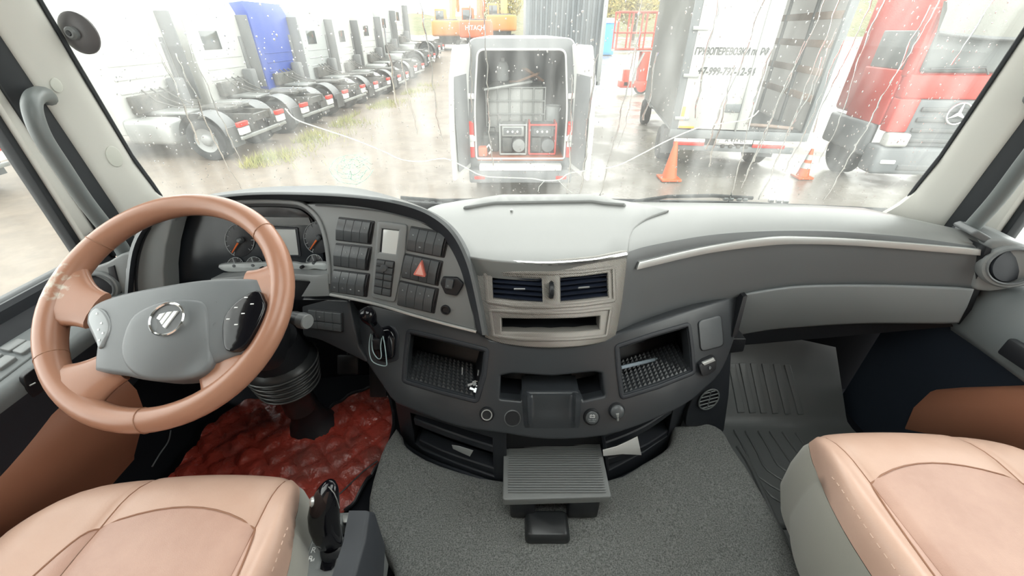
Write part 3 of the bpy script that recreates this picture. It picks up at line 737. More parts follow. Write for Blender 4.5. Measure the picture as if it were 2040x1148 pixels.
for vp in (vl, vr):
    bm = NB(); recess(bm, vp, SF, (0, 1, -.15), .06); v_ = obj('air_vent', bm, M_black, fas, label='black louvred centre air vent')
    q = [V(p) for p in (vp[0], vp[len(vp)//3], vp[len(vp)//2+2], vp[-3])]
    xs = [p.x for p in vp]; ys = [p.y for p in vp]; x0, x1, = min(xs)+1, max(xs)-1
    left = vp is vl
    for k in range(5):
        f = (k+.65)/5.2
        def yy(x):
            s = (x-x0)/(x1-x0)
            if left: top, bot = (545.8+6.5*s, 597.6+9*s)
            else: top, bot = (551.8-10.4*s, 605.6-11*s)
            return top+(bot-top)*f
        bm = NB(); A = []; Bk = []
        pts = [(x0+(x1-x0)*i/6) for i in range(7)]
        top = [hit(x, yy(x), off(SF, -.006)) for x in pts]
        gridsurf(bm, [[p+V((0, dy, dz)) for p in top] for dy, dz in ((0, .0016), (.022, .008), (.022, .005), (0, -.0012), (0, .0016))])
        bmesh.ops.recalc_face_normals(bm, faces=bm.faces[:]); obj('louvre', bm, M_navy, v_)
    for k in range(6):
        x = x0+(x1-x0)*(k+.7)/6.4; bm = NB()
        a = hit(x, min(ys)+2, off(SF, -.032)); b = hit(x, max(ys)-2, off(SF, -.032)); box(bm, (a+b)/2, (.0025, .012, (a-b).length)); obj('fin', bm, M_navy, v_)
    cx, cy = ((1034, 576) if left else (1162, 574)); bm = NB()
    a = hit(cx-10, cy, off(SF, .004)); b = hit(cx+12, cy-(0 if left else 2), off(SF, .004)); tube(bm, [a, b], .0025, 6); obj('vent_tab', bm, M_steel, v_)
c = hit(1098, 578, off(SF, -.002)); bm = NB(); lathe(bm, frame(c-V((.005, 0, 0)), (0, 1, 0), (0, 0, 1), (1, 0, 0)), [(.0, 0), (.018, 0), (.020, .002), (.020, .008), (.018, .010), (0, .010)], 24); obj('vent_thumbwheel', bm, M_black, fas)

# ---- switch panel and instrument binnacle
YB = table([(-1.08, .93), (-.98, .975), (-.85, 1.012), (-.7, 1.03), (-.55, 1.030), (-.45, 1.008), (-.3, .9737), (-.1, .9276), (.1, .88)])
def SBf(x, z): return YB(x)+.2508*z
SB = ysurf(SBf)
ZA = Zf(540, 380, 3.377); Z2 = Zf(160, 380, 3.827)
pn = cr(ZA(240, 96, 500, 106, 750, 135, 950, 185, 1080, 230, 1175, 287, 1245, 360, 1295, 475, 1335, 625, 1365, 800, 1382, 938), 3, False)+cr(ZA(1200, 890, 950, 822, 750, 762, 560, 717, 394, 688), 3, False)+cr(ZA(385, 600, 370, 420, 345, 270, 300, 160), 3, False)
bm = NB(); slab(bm, pn, SB, FW, .03, r=.003, grid=18); swp = obj('switch_panel', bm, M_panel, dash, label='grey switch panel angled towards the driver', ang=50)
# hood: ribbon from the rear top edge over the lip down to the panel
Ho = cr(PX(247, 600, 258, 500, 290, 440, 345, 406, 440, 389, 520, 383, 620, 384, 720, 390, 800, 402, 860, 424, 905, 462, 935, 520, 953, 592, 968, 668), 5, False)
Hm = cr(PX(253, 600, 264, 502, 295, 445, 350, 411, 442, 394, 522, 388, 620, 389, 719, 395.5, 797, 408, 856, 430, 900, 467, 929, 524, 947, 595, 961, 668), 5, False)
Hi = cr(PX(268, 600, 281, 505, 310, 450, 362, 420, 446, 403, 524, 398, 618, 402, 714, 412, 787, 427, 845, 448, 887, 481, 916, 535, 934, 600, 950, 662), 5, False)
bm = NB(); cols = []
for a, b, c in zip(Ho, Hm, Hi):
    pa = hit(a.x, a.y, off(SB, .035)); pb = hit(b.x, b.y, off(SB, .040)); pc = hit(c.x, c.y, off(SB, -.002))
    k = max(0, min(1, (pa.z+.52)/.12))
    far = V((pa.x, max(pa.y+.10, min(1.08, WY(pa.x, -.4)-.10) if k > .5 else pa.y+.10), pa.z-.03-.02*k))
    kk = max(0, min(1, (pa.x+.48)/.30)); kk = kk*kk*(3-2*kk); back = far.lerp(pa+V((.010, .05, -.05)), kk)
    back2 = back+V((0, .03, -.14))
    cols.append([back2, back, pa.lerp(back, .5)+V((0, 0, .012*k)), pa.lerp(back, .1)+V((0, 0, .002)), pa, pb, pb.lerp(pc, .12), pb.lerp(pc, .6), pc])
gridsurf(bm, [c[:6] for c in cols]); bmesh.ops.recalc_face_normals(bm, faces=bm.faces[:])
hood = obj('binnacle_hood', bm, M_dash, dash, label='arched hood over the instruments and switches', ang=55)
bm = NB(); gridsurf(bm, [c[5:] for c in cols]); bmesh.ops.recalc_face_normals(bm, faces=bm.faces[:]); obj('hood_inner', bm, M_dark, hood, label='dark inner face of the hood', ang=60)
bm = NB(); tube(bm, [hit(p.x, p.y, off(SB, .003)) for p in cr(ZA(300, 98, 500, 112, 750, 141, 950, 191, 1078, 236, 1170, 292, 1240, 364, 1288, 478, 1328, 628, 1358, 800, 1374, 925), 3, False)], .0022, 6); obj('hood_bead', bm, M_dash, hood)
bm = NB(); tube(bm, [hit(p.x, p.y, off(SB, .004)) for p in cr(ZA(398, 700, 560, 731, 750, 776, 950, 837, 1200, 905, 1382, 950), 3, False)], .004, 8); obj('lower_bead', bm, M_silver, swp)
# switch banks: every rocker its own piece
NSB = V((.2305, 1, -.2508)).normalized()*-1
def rocker(bm, c, he, hm, sink=.004, gap=.0006):
    tl, tr, br, bl = c
    ex = (tr-tl).normalized()*gap; ey = (bl-tl).normalized()*gap
    tl, tr, br, bl = tl+ex+ey, tr-ex+ey, br-ex-ey, bl+ex-ey
    ml, mr = (tl+bl)/2, (tr+br)/2; n = NSB; L = []
    pts = [(tl, -sink), (tl, he-.0012), (tl.lerp(ml, .08), he), (tl.lerp(ml, .97), hm), (ml.lerp(bl, .03), hm), (ml.lerp(bl, .92), he), (bl, he-.0012), (bl, -sink)]
    ptr = [tr, tr, tr.lerp(mr, .08), tr.lerp(mr, .97), mr.lerp(br, .03), mr.lerp(br, .92), br, br]
    A = [bm.verts.new(p+n*h) for p, h in pts]; B = [bm.verts.new(q+n*h) for q, (p, h) in zip(ptr, pts)]
    bridge(bm, A, B, False); bm.faces.new(A); bm.faces.new(B[::-1]); bmesh.ops.recalc_face_normals(bm, faces=bm.faces[:])
def icon(c, s, t, k, par):
    """small pale pictogram on a rocker"""
    n = NSB; ex = (c[1]-c[0]).normalized(); ey = (c[0]-c[3]).normalized(); o = bil(c, s, t)+n*.0085
    M = frame(o, ex, ey); bm = NB(); r = .0022
    if k == 0: lathe(bm, M, [(r, 0), (r*.65, 0)], 10)
    elif k == 1: prism(bm, M, [(-r, -r*.6), (r, -r*.6), (r, r*.6), (-r, r*.6)], -.0005, .0002)
    elif k == 2:
        for i in (-1, 0, 1): prism(bm, M, [(-r, i*r*.6-.0002), (r, i*r*.6-.0002), (r, i*r*.6+.0003), (-r, i*r*.6+.0003)], -.0003, .0002)
    else: prism(bm, M, [(-r, -r), (r, -r), (0, r)], -.0003, .0002)
    obj('symbol', bm, M_white_dim, par)
M_white_dim = mat('dim_print', (.30, .32, .33), .5)
banks = [(ZA(460, 185, 690, 212, 668, 355, 440, 328), 'up'), (ZA(440, 360, 672, 385, 650, 532, 425, 500), 0), (ZA(426, 535, 658, 565, 640, 710, 408, 675), 0),
         (ZA(945, 247, 1196, 292, 1160, 445, 918, 398), 0), (ZA(908, 430, 1150, 480, 1120, 635, 885, 580), 'hz'), (ZA(872, 612, 1122, 665, 1095, 820, 855, 765), 0)]
random.seed(5); bi = 0
for q, fl in banks:
    c = [hit(*p, off(SB, .001)) for p in q]
    bm = NB(); slab(bm, rp_(inset(q, -1.5), 2), off(SB, .0015), FW, .006, r=.001); bk = obj('switch_bank', bm, M_black, swp, label='block of four black rocker switches')
    for k in range(4):
        s0, s1 = k*.235, (k+1)*.235; cc = [bil(c, s0, 0), bil(c, s1, 0), bil(c, s1, 1), bil(c, s0, 1)]
        bm = NB(); rocker(bm, cc, .005, .0095); rk = obj('rocker_switch', bm, M_sw, bk)
        if random.random() < .55: icon(cc, .5, .27, random.randrange(4), rk)
        if random.random() < .35: icon(cc, .5, .74, random.randrange(4), rk)
    cc = [bil(c, .945, 0), bil(c, 1, .02), bil(c, 1, 1), bil(c, .945, 1)]; bm = NB(); rocker(bm, cc, .002, .006); obj('end_cap', bm, M_black, bk)
    if fl == 'hz':
        bm = NB(); tri = rp_(ZA(1008, 484, 1035, 580, 960, 566), 1.6, 3); slab(bm, tri, off(SB, .022), FW, .016, r=.0015); hz = obj('hazard_triangle', bm, M_hazard, bk, label='red triangular hazard light button')
        bm = NB(); t2 = inset(ZA(1006, 494, 1024, 570, 970, 562), 0); slab(bm, t2, off(SB, .0232), FW, .001, r=.0003); obj('triangle_face', bm, mat('hazard_pink', (.80, .42, .36), .4), hz)
# middle display and keypad
dq = rp_(ZA(722, 213, 908, 238, 892, 420, 826, 745, 682, 715, 700, 470), 4, 4); sq = rp_(ZA(738, 248, 868, 262, 845, 438, 720, 422), 1.5, 3)
bm = NB(); slab(bm, dq, off(SB, .005), FW, .01, holes=[sq], r=.003, grid=20); du = obj('display_unit', bm, M_panel, swp, label='upright display with keypad between the switches')
bm = NB(); recess(bm, sq, off(SB, .0045), FW, .003); obj('display_well', bm, M_dark, du)
bm = NB(); slab(bm, rp_(ZA(757, 262, 866, 275, 846, 436, 744, 425), 1), off(SB, .0035), FW, .003, r=.0005); obj('display_glass', bm, mat('display_reflection', (.62, .64, .63), .08, spec=.8), du, label='display pane with its reflection painted pale')  # pale base colour stands in for what the glass reflects
kq = ZA(712, 460, 832, 478, 805, 715, 690, 690); bm = NB(); slab(bm, rp_(kq, 2), off(SB, .006), FW, .004, r=.0008); kp = obj('keypad', bm, M_black, du)
c = [hit(*p, off(SB, .006)) for p in kq]
rowsk = [(0, .17), (.175, .36), (.37, .545), (.555, .76), (.77, .98)]
for a, b in rowsk:
    for s0, s1 in ((.03, .49), (.52, .97)):
        bm = NB(); rocker(bm, [bil(c, s0, a+.012), bil(c, s1, a+.012), bil(c, s1, b), bil(c, s0, b)], .0035, .0045); obj('key', bm, M_sw, kp)
ko = bil(c, .5, .2); bm = NB(); lathe(bm, axis_frame(ko, NSB), [(.0088, 0), (.0088, .007), (.0075, .009), (0, .0095)], 20); obj('menu_knob', bm, M_sw, kp)
# small hexagonal switch, round knob
bm = NB(); slab(bm, rp_(ZA(1145, 625, 1160, 592, 1250, 596, 1288, 632, 1245, 702, 1175, 690), 2), off(SB, .008), FW, .012, r=.003); hx = obj('shift_mode_switch', bm, M_black, swp)
bm = NB(); slab(bm, rp_(ZA(1178, 600, 1225, 606, 1215, 662, 1172, 654), 1), off(SB, .014), FW, .006, r=.001); obj('lit_key', bm, M_sw, hx)
cc = [hit(*p, off(SB, .006)) for p in ZA(1180, 612, 1220, 617, 1214, 655, 1176, 650)]; icon(cc, .5, .5, 2, hx)
bm = NB(); lathe(bm, axis_frame(hit(888, 617, SB), NSB), [(.0125, -.002), (.0125, .003), (.011, .005), (.0085, .005), (.008, .0015), (.0, .0015)], 24); obj('dimmer_knob', bm, M_black, swp)

# ---- instrument cluster
co = cr(Z2(640, 790, 628, 600, 642, 420, 700, 235, 800, 150, 1000, 105, 1350, 92, 1560, 96, 1690, 118, 1790, 205, 1845, 330, 1878, 520, 1888, 690), 3, False)+cr(Z2(1750, 672, 1600, 664, 1300, 678, 1000, 700, 800, 780), 3, False)
bm = NB(); recess(bm, co, SB, (0, 1, -.25), .055); cl = obj('instrument_cluster', bm, M_black, dash, label='dark recessed instrument cluster behind the wheel')
bm = NB(); slab(bm, inset(co, -4.0), off(SB, .004), FW, .012, holes=[co], r=.003, grid=20); obj('cluster_bezel', bm, M_panel, cl)
SCl = off(SB, -.050)
def ring(nm, u, v, rx, ry, m, par, a0=0, a1=360, rad=.0012, h=.002, rot=-.08):
    pts = []; n = 26
    for k in range(n+1):
        t = math.radians(a0+(a1-a0)*k/n); x, y = rx*math.cos(t), ry*math.sin(t)
        pts.append(hit(u+x*math.cos(rot)-y*math.sin(rot), v+x*math.sin(rot)+y*math.cos(rot), off(SCl, h)))
    bm = NB(); tube(bm, pts, rad, 5); return obj(nm, bm, m, par)
bm = NB(); slab(bm, [V((p.x, p.y+3)) for p in inset(co, 6)], off(SCl, .0005), FW, .002, r=.0005); obj('dial_plate', bm, M_dial, cl)
def dial(z, rx, ry, na, big=True, a0=115, a1=400):
    u, v = Z2(*z)[0]
    bm = NB(); slab(bm, ell(u, v, rx, ry, 28, -.08), off(SCl, .003), FW, .003, r=.0005); d = obj('gauge', bm, M_black, cl)
    ring('gauge_ring', u, v, rx, ry, M_white_dim, d, a0, a1, .0009 if big else .0008, .004)
    n = 14 if big else 5
    for k in range(n+1):
        t = math.radians(a0+(a1-a0)*k/n); f0 = .86 if k % 2 else .78
        bm = NB(); tube(bm, [hit(u+rx*f*math.cos(t), v+ry*f*math.sin(t), off(SCl, .0042)) for f in (f0, .96)], .0008, 4); obj('tick', bm, M_white_dim, d)
    t = math.radians(na); L = .92
    bm = NB(); p0 = hit(u, v, off(SCl, .010)); p1 = hit(u+rx*L*math.cos(t), v+ry*L*math.sin(t), off(SCl, .008)); tube(bm, [p0, p1], [.0028 if big else .0014, .0012], 6); obj('needle', bm, M_orange if big else M_white_dim, d)
    bm = NB(); lathe(bm, axis_frame(p0, (0, -1, .25)), [(.008 if big else .005, -.006), (.0075 if big else .0045, .004), (.004, .007), (0, .007)], 16); obj('needle_cap', bm, M_sw, d)
dial((1215, 378), 29, 33, 125); dial((1815, 358), 29, 32, 128)
for z in ((1182, 570), (1325, 566), (1785, 548)): dial(z, 16, 16, 250, False, 185, 355)
bm = NB(); slab(bm, rp_(Z2(1380, 275, 1655, 285, 1680, 500, 1390, 500), 2), off(SCl, .006), FW, .005, r=.001); ls = obj('screen_frame', bm, M_dark, cl)
bm = NB(); slab(bm, rp_(Z2(1400, 292, 1638, 298, 1662, 490, 1405, 488), 1), off(SCl, .0075), FW, .002, r=.0004); obj('screen', bm, M_lcd, ls, label='pale grey switched-off display')
bm = NB(); slab(bm, Z2(1250, 200, 1740, 205, 1760, 262, 1390, 262), off(SCl, .004), FW, .002, r=.0005); obj('glass_reflection', bm, M_panel, cl)  # grey band painted as the reflection on the cluster glass
bm = NB(); slab(bm, cr(Z2(1060, 575, 1200, 566, 1400, 560, 1600, 556, 1700, 572, 1780, 560, 1868, 562, 1868, 600, 1780, 590, 1700, 606, 1600, 596, 1400, 600, 1200, 615, 1100, 608), 3), off(SCl, .016), FW, .012, r=.003, grid=20); ct = obj('cluster_ledge', bm, M_cover, cl, label='bright ledge below the gauges')
for z in ((1697, 578), (1393, 588)):
    bm = NB(); lathe(bm, axis_frame(hit(*Z2(*z)[0], off(SCl, .018)), (0, -1, .2)), [(.0045, 0), (.0045, .010), (.003, .012), (0, .012)], 14); obj('reset_knob', bm, M_black, ct)
# lower cluster trim, column slot
bm = NB(); slab(bm, Z2(1000, 712, 1300, 690, 1600, 672, 1745, 680, 1760, 700, 1690, 805, 1893, 800, 1882, 640, 1800, 655, 1600, 640, 1300, 655, 1000, 680), off(SB, .006), (0, 1, -.2), .05, r=.003, grid=24); obj('cluster_apron', bm, M_panel, dash, ang=50)
bm = NB(); slab(bm, Z2(1000, 715, 1300, 690, 1600, 668, 1755, 676, 1700, 860, 1600, 880, 1000, 900), off(SB, -.03), (0, 1, -.2), .02, r=.002); obj('column_slot', bm, M_black, dash)
# left cheek of the binnacle, corner pod and round vent
bm = NB(); slab(bm, rp_(Z2(350, 800, 355, 600, 410, 520, 480, 300, 530, 280, 690, 215, 640, 420, 622, 600, 632, 790), 3), off(SB, .012), FW, .05, r=.003, grid=22); ck = obj('binnacle_cheek', bm, M_panel, dash, label='grey left cheek of the instrument hood', ang=50)
bm = NB(); tube(bm, [hit(*p, off(SB, .0145)) for p in cr(Z2(432, 790, 425, 680, 440, 520, 480, 380, 530, 285), 4, False)], .003, 6); obj('cheek_groove', bm, M_black, ck)
S_lp = plane3(V((-1.06, .86, -.50)), V((-.95, .905, -.50)), V((-1.0, .85, -.62)))
bm = NB(); slab(bm, rp_(Z2(60, 620, 205, 570, 320, 500, 400, 480, 420, 520, 330, 800, 60, 820), 4), S_lp, FW, .08, r=.006); lp = obj('corner_pod', bm, M_panel, dash, label='grey corner pod left of the instruments')
bm = NB(); slab(bm, Z2(250, 575, 210, 590, 250, 810, 312, 810), off(S_lp, .004), FW, .005, r=.001); obj('pod_gap', bm, M_black, lp)
def round_vent(c, d, r, par):
    M = axis_frame(c, d)
    bm = NB(); lathe(bm, M, [(r*1.22, -.02), (r*1.22, .004), (r*1.15, .010), (r*1.02, .012), (r*.94, .008), (r*.92, -.03), (0, -.03)], 32); v_ = obj('round_vent', bm, M_panel, par, label='round swivel air vent')
    bm = NB(); lathe(bm, axis_frame(c+V(d).normalized()*.004, V(d)+V((.35, -.1, .1))), [(r*.86, -.012), (r*.86, 0), (r*.5, .003), (0, .004)], 28); fl = obj('vent_flap', bm, M_dark, v_)
    bm = NB(); tube(bm, [M @ V((r*.97*math.cos(t), r*.97*math.sin(t), .012)) for t in [2*math.pi*k/32 for k in range(32)]], .003, 6, True); obj('vent_rim', bm, M_dash, v_)
round_vent(hit(196, 574, S_lp), (.35, -.9, .35), .037, lp)
# right corner pod with vent
S_rp = plane3(V((1.11, .845, -.45)), V((1.20, .78, -.45)), V((1.15, .81, -.56)))
Zr = Zf(1840, 360, 3.189)
bm = NB(); slab(bm, rp_(Zr(440, 395, 520, 400, 640, 440, 800, 520, 800, 640, 640, 655, 430, 688, 345, 680, 385, 520), 5), S_rp, (.2, 1, 0), .10, r=.010, grid=16); rpod = obj('door_pod', bm, M_panel, dash, label='grey vent pod at the right end of the dash', ang=55)
bm = NB(); slab(bm, rp_(Zr(315, 340, 350, 330, 445, 385, 415, 500, 350, 680, 330, 690, 395, 480, 400, 390), 2), off(S_rp, -.005), (.2, 1, 0), .06, r=.004); obj('pod_side', bm, M_dash, rpod)
round_vent(hit(2011, 530, S_rp), (-.45, -.85, .25), .042, rpod)

# ---- lower console
def SCf(x, z): return .745+.6*(x-.085)**2+.605*(z+.64)
SC_ = ysurf(SCf)
Z4 = Zf(680, 580, 2.734); Z5 = Zf(960, 640, 2.496)
con = cr(PX(694, 600, 740, 611, 820, 632, 900, 653, 957, 668), 3, False)+cr(PX(975, 682, 1030, 689, 1093, 693, 1160, 690, 1215, 680), 3, False)+cr(PX(1229, 670, 1323, 640, 1400, 615, 1482, 591), 3, False)+cr(PX(1466, 655, 1452, 700, 1432, 742, 1400, 774, 1360, 805, 1280, 841, 1200, 865, 1092, 871, 1009, 860, 954, 853, 899, 841, 845, 822, 790, 800), 3, False)+cr(PX(779, 788, 735, 723, 713, 690, 703, 650), 3, False)
cubL = rp_(Z4(365, 222, 580, 272, 790, 325, 775, 460, 735, 600, 540, 550, 340, 490, 350, 360), [5, 0, 5, 0, 5, 0, 5, 0], 3)
cubR = rp_(Z5(675, 130, 850, 72, 1030, 20, 1045, 130, 1055, 255, 880, 325, 700, 380, 685, 260), [5, 0, 5, 0, 5, 0, 5, 0], 3)
tray = rp_(Z5(80, 262, 150, 248, 350, 262, 560, 240, 610, 250, 625, 385, 500, 412, 470, 365, 220, 365, 200, 412, 75, 400), [5, 4, 0, 4, 5, 8, 3, 3, 3, 3, 8], 3)
bm = NB(); slab(bm, con, SC_, (0, .8, -.35), .05, holes=[cubL, cubR, tray], r=.007, grid=24, steps=4)
csl = obj('console', bm, M_cons, dash, label='charcoal lower centre console with open cubbies', ang=50)
for cub, dv, lab, z0 in ((cubL, (-.10, 1, -.18), 'left open cubby with studded rubber floor', 0), (cubR, (.10, 1, -.18), 'right open cubby with studded rubber floor', 1)):
    fr = inset(cub, -3.2); bm = NB(); slab(bm, fr, off(SC_, .004), (0, .8, -.35), .01, holes=[inset(cub, .4)], r=.003, grid=20); obj('cubby_frame', bm, M_dark, csl)
    bm = NB(); recess(bm, cub, off(SC_, -.004), dv, .16); cb = obj('cubby', bm, M_black, csl, label=lab)
    # studded floor: small pyramids on a plate just above the lower wall
    n = len(cub); pts = [hit(p.x, p.y, off(SC_, -.008)) for p in cub]
    lo = sorted(range(n), key=lambda i: pts[i].z)
    bl = max(cub, key=lambda p: p.y-p.x*(.35 if z0 == 0 else -.35)); br = max(cub, key=lambda p: p.y+p.x*(.35 if z0 == 0 else .35))
    if z0 == 0: bl, br = V(Z4(352, 480)[0]), V(Z4(722, 580)[0])
    else: bl, br = V(Z5(706, 368)[0]), V(Z5(1042, 246)[0])
    A = hit(bl.x, bl.y, off(SC_, -.010)); Bq = hit(br.x, br.y, off(SC_, -.010)); D = V(dv).normalized()*.145; up = V((0, 0, .0045))
    bm = NB(); q = [A+up, Bq+up, Bq+D+up, A+D+up]; bm.faces.new([bm.verts.new(p) for p in q])
    nx_, ny_ = (15, 10)
    for i in range(nx_):
        for j in range(ny_):
            c = A+up+(Bq-A)*((i+.5)/nx_)+D*((j+.5)/ny_); e = (Bq-A)*(.38/nx_); g = D*(.38/ny_)
            vv = [bm.verts.new(c+a*e+b*g) for a, b in ((-1, -1), (1, -1), (1, 1), (-1, 1))]; tpv = bm.verts.new(c+V((0, 0, .0065)))
            for k in range(4): bm.faces.new((vv[k], vv[(k+1) % 4], tpv))
    bmesh.ops.recalc_face_normals(bm, faces=bm.faces[:]); sf = obj('studded_floor', bm, mat('stud_rubber%d' % z0, (.035, .038, .042), .35), cb, ang=20)
    if z0: bm = NB(); box(bm, (A+Bq)/2+D*.98+V((-.03, .0, .055)), (.03, .003, .03), None, .001); obj('tab', bm, M_dark, cb)
bm = NB(); recess(bm, tray, off(SC_, -.004), (0, 1, -.2), .10, .06); obj('tray_well', bm, M_black, csl, label='black recessed phone tray')
# scooped ledge below the tray
bm = NB(); cols = []
for i in range(33):
    s = -1+2*i/32
    col = []; cx0 = 1098+s*60
    top = hit(1098+s*58, 787, off(SC_, .002)); col += [top+V((0, .075, -.01)), top+V((0, .02, -.006))]
    for w_ in (0, .1, .22, .36, .5, .64, .78, .9, 1.0):
        ridge = math.exp(-((abs(s)-.82)/.09)**2)*(1-w_)**.7*.055*(1-math.exp(-(w_+.06)*9)); belly = .007*math.exp(-((w_-.72)/.2)**2)*(1-s*s)**.7
        fade = 1 if abs(s) < .97 else 0
        col.append(hit(1099+s*(60-4*w_), 787+66*w_, off(SC_, .0035*(1-w_)*fade+(ridge+belly)*fade-.001*(1-fade))))
    cols.append(col)
gridsurf(bm, cols); bmesh.ops.recalc_face_normals(bm, faces=bm.faces[:]); obj('tray_scoop', bm, M_cons, csl, label='scooped front lip of the tray', ang=60)
# square blank, usb port, sockets
bm = NB(); bq = rp_(PX(1393, 642, 1436, 630, 1441, 688, 1398, 699), 8, 5); slab(bm, inset(bq, -2), off(SC_, .0015), FW, .003, r=.001); bb = obj('blank_panel_gap', bm, M_black, csl)
bm = NB(); slab(bm, inset(bq, .5), off(SC_, .005), FW, .004, r=.003); obj('blank_panel', bm, mat('blank_grey', (.075, .082, .088), .42, bump=(800, .1)), bb, label='rounded square grey blanking panel')
bm = NB(); slab(bm, rp_(PX(1395, 730, 1402, 722, 1420, 714, 1427, 716, 1426, 736, 1412, 746, 1400, 748), 3), off(SC_, .014), FW, .016, r=.003); us = obj('usb_port', bm, M_black, csl)
bm = NB(); slab(bm, PX(1400, 724, 1422, 715, 1425, 719, 1404, 728), off(SC_, .0185), FW, .006, r=.001); obj('port_cap', bm, M_silver, us)
cc = [hit(*p, off(SC_, .0125)) for p in PX(1406, 727, 1420, 722, 1420, 738, 1406, 742)]
text('port_symbol', 'D', .010, frame(bil(cc, .5, .5)+V((0, -.004, .002)), cc[1]-cc[0], cc[0]-cc[3]), M_white_dim, us, ext=.0003)
NCO = V((0, -1, .605)).normalized()
def socket(u, v, r, m_ring, hole=True, nm='power_socket'):
    M = axis_frame(hit(u, v, SC_), NCO)
    bm = NB(); lathe(bm, M, [(r*1.35, -.002), (r*1.35, .003), (r*1.2, .006), (r*1.05, .006)], 28); s = obj(nm, bm, M_black, csl)
    bm = NB(); lathe(bm, M, [(r*1.05, .005), (r*1.0, .008), (r*.82, .008), (r*.78, .004), (r*.76, -.03), (0, -.03)], 28); obj('socket_ring', bm, m_ring, s)
    bm = NB(); lathe(bm, M, [(r*.80, .0045), (0, .0045)], 20); obj('socket_mouth', bm, M_black, s); return s, M
socket(970, 825, .0135, M_chrome); 
bm = NB(); Mh = axis_frame(hit(1021, 833, SC_), NCO); lathe(bm, Mh, [(.0205, -.001), (.0205, .003), (.0185, .004), (.0175, .0), (.0165, -.03), (0, -.03)], 24); es_ = obj('empty_socket', bm, M_dash, csl); bm = NB(); lathe(bm, Mh, [(.0178, .0035), (0, .0035)], 20); obj('socket_mouth', bm, M_black, es_)
s_, M_ = socket(1178, 830, .0150, M_black, nm='battery_socket')
bm = NB(); lathe(bm, M_, [(.0155, .004), (.0155, .010), (.013, .0115), (0, .0115)], 24); cp_ = obj('socket_cap', bm, M_sw, s_)
t_ = M_ @ Matrix.Translation((.0, .004, .0118)) @ Matrix.Rotation(math.pi, 4, 'Z')
ex = V((1, 0, -.02)); ey = V((0, .5, .83)); Mi = frame(M_ @ V((0, 0, .0118)), ex, ey); bm = NB()
for a in ([(-.006, .001), (.006, .001), (.006, .0017), (-.006, .0017)], [(-.006, .0065), (.006, .0065), (.006, .0072), (-.006, .0072)], [(-.006, .001), (-.0053, .001), (-.0053, .0072), (-.006, .0072)], [(.0053, .001), (.006, .001), (.006, .0072), (.0053, .0072)], [(-.004, .0072), (-.002, .0072), (-.002, .0082), (-.004, .0082)], [(.002, .0072), (.004, .0072), (.004, .0082), (.002, .0082)], [(-.004, .0036), (-.0015, .0036), (-.0015, .0043), (-.004, .0043)], [(.0015, .0036), (.004, .0036), (.004, .0043), (.0015, .0043)]): prism(bm, Mi, a, 0, .0003)
obj('battery_symbol', bm, M_white, cp_)
text('socket_print', '24V 180W\nPOWER', .0045, frame(M_ @ V((0, -.004*0, .0119))-ey.normalized()*.006, ex, ey), M_white_dim, cp_, ext=.0002)
s_, M_ = socket(1228, 818, .0150, M_black, nm='lighter_socket')
bm = NB(); lathe(bm, M_, [(.0165, .004), (.0165, .012), (.014, .015), (.008, .017), (0, .017)], 24); lc = obj('lighter_cap', bm, M_sw, s_)
bm = NB(); a = hit(1230, 824, off(SC_, .02)); b = hit(1231, 838, off(SC_, .010)); tube(bm, [a, b], [.004, .0025], 8); obj('lighter_tab', bm, M_silver, lc)
# ---- base of the console with two louvred intakes
SLf = lambda x, z: .648+1.0*(x-.085)**2
SL = ysurf(SLf)
lowL = PX(786, 790, 800, 868, 812, 888, 856, 914, 918, 936, 984, 959, 1006, 966, 1006, 850, 900, 815); hL = Z4(372, 660, 830, 800, 838, 1020, 640, 950, 440, 868, 400, 830)
lowR = PX(1200, 850, 1213, 962, 1240, 950, 1290, 925, 1332, 897, 1347, 870, 1380, 790, 1300, 800); hR = Z5(608, 580, 960, 410, 925, 575, 800, 660, 630, 750)
for q, h_, sd in ((lowL, hL, 0), (lowR, hR, 1)):
    bm = NB(); slab(bm, q, SL, (0, 1, 0), .04, holes=[h_], r=.004, grid=22); bs = obj('console_base', bm, M_dark, csl, label='black louvred base of the console', ang=50)
    bm = NB(); recess(bm, h_, off(SL, -.004), (0, 1, 0), .07); obj('intake', bm, M_black, bs)
    ln = ([Z4(395, 700, 540, 755, 690, 808, 830, 852), Z4(425, 815, 540, 870, 690, 925, 835, 972)] if sd == 0 else [Z5(606, 612, 720, 570, 840, 510, 952, 432), Z5(620, 690, 720, 660, 830, 612, 930, 545), Z5(625, 742, 720, 715, 830, 660, 925, 600)])
    for L in ln:
        bm = NB(); P = [hit(p.x, p.y, off(SL, -.004)) for p in cr(L, 3, False)]
        gridsurf(bm, [[p+V((0, dy, dz)) for p in P] for dy, dz in ((.045, -.030), (.005, -.026), (0, -.022), (0, 0), (.004, .003), (.045, .0), (.045, -.030))]); bmesh.ops.recalc_face_normals(bm, faces=bm.faces[:])
        obj('intake_slat', bm, M_dark, bs)
bm = NB(); slab(bm, PX(1000, 855, 1205, 855, 1212, 960, 1004, 962), off(SL, -.02), (0, 1, 0), .02, r=.002); obj('base_middle', bm, M_black, csl)
bm = NB(); Pq = [hit(p.x, p.y, off(SL, .010)) for p in cr(PX(800, 872, 812, 891, 856, 917, 918, 940, 984, 963, 1006, 968), 3, False)]; tube(bm, Pq, .006, 8); obj('base_lip', bm, M_dark, csl); bm = NB(); Pq = [hit(p.x, p.y, off(SL, .010)) for p in cr(PX(1213, 963, 1240, 952, 1290, 927, 1334, 899, 1346, 875), 3, False)]; tube(bm, Pq, .006, 8); obj('base_lip', bm, M_dark, csl)
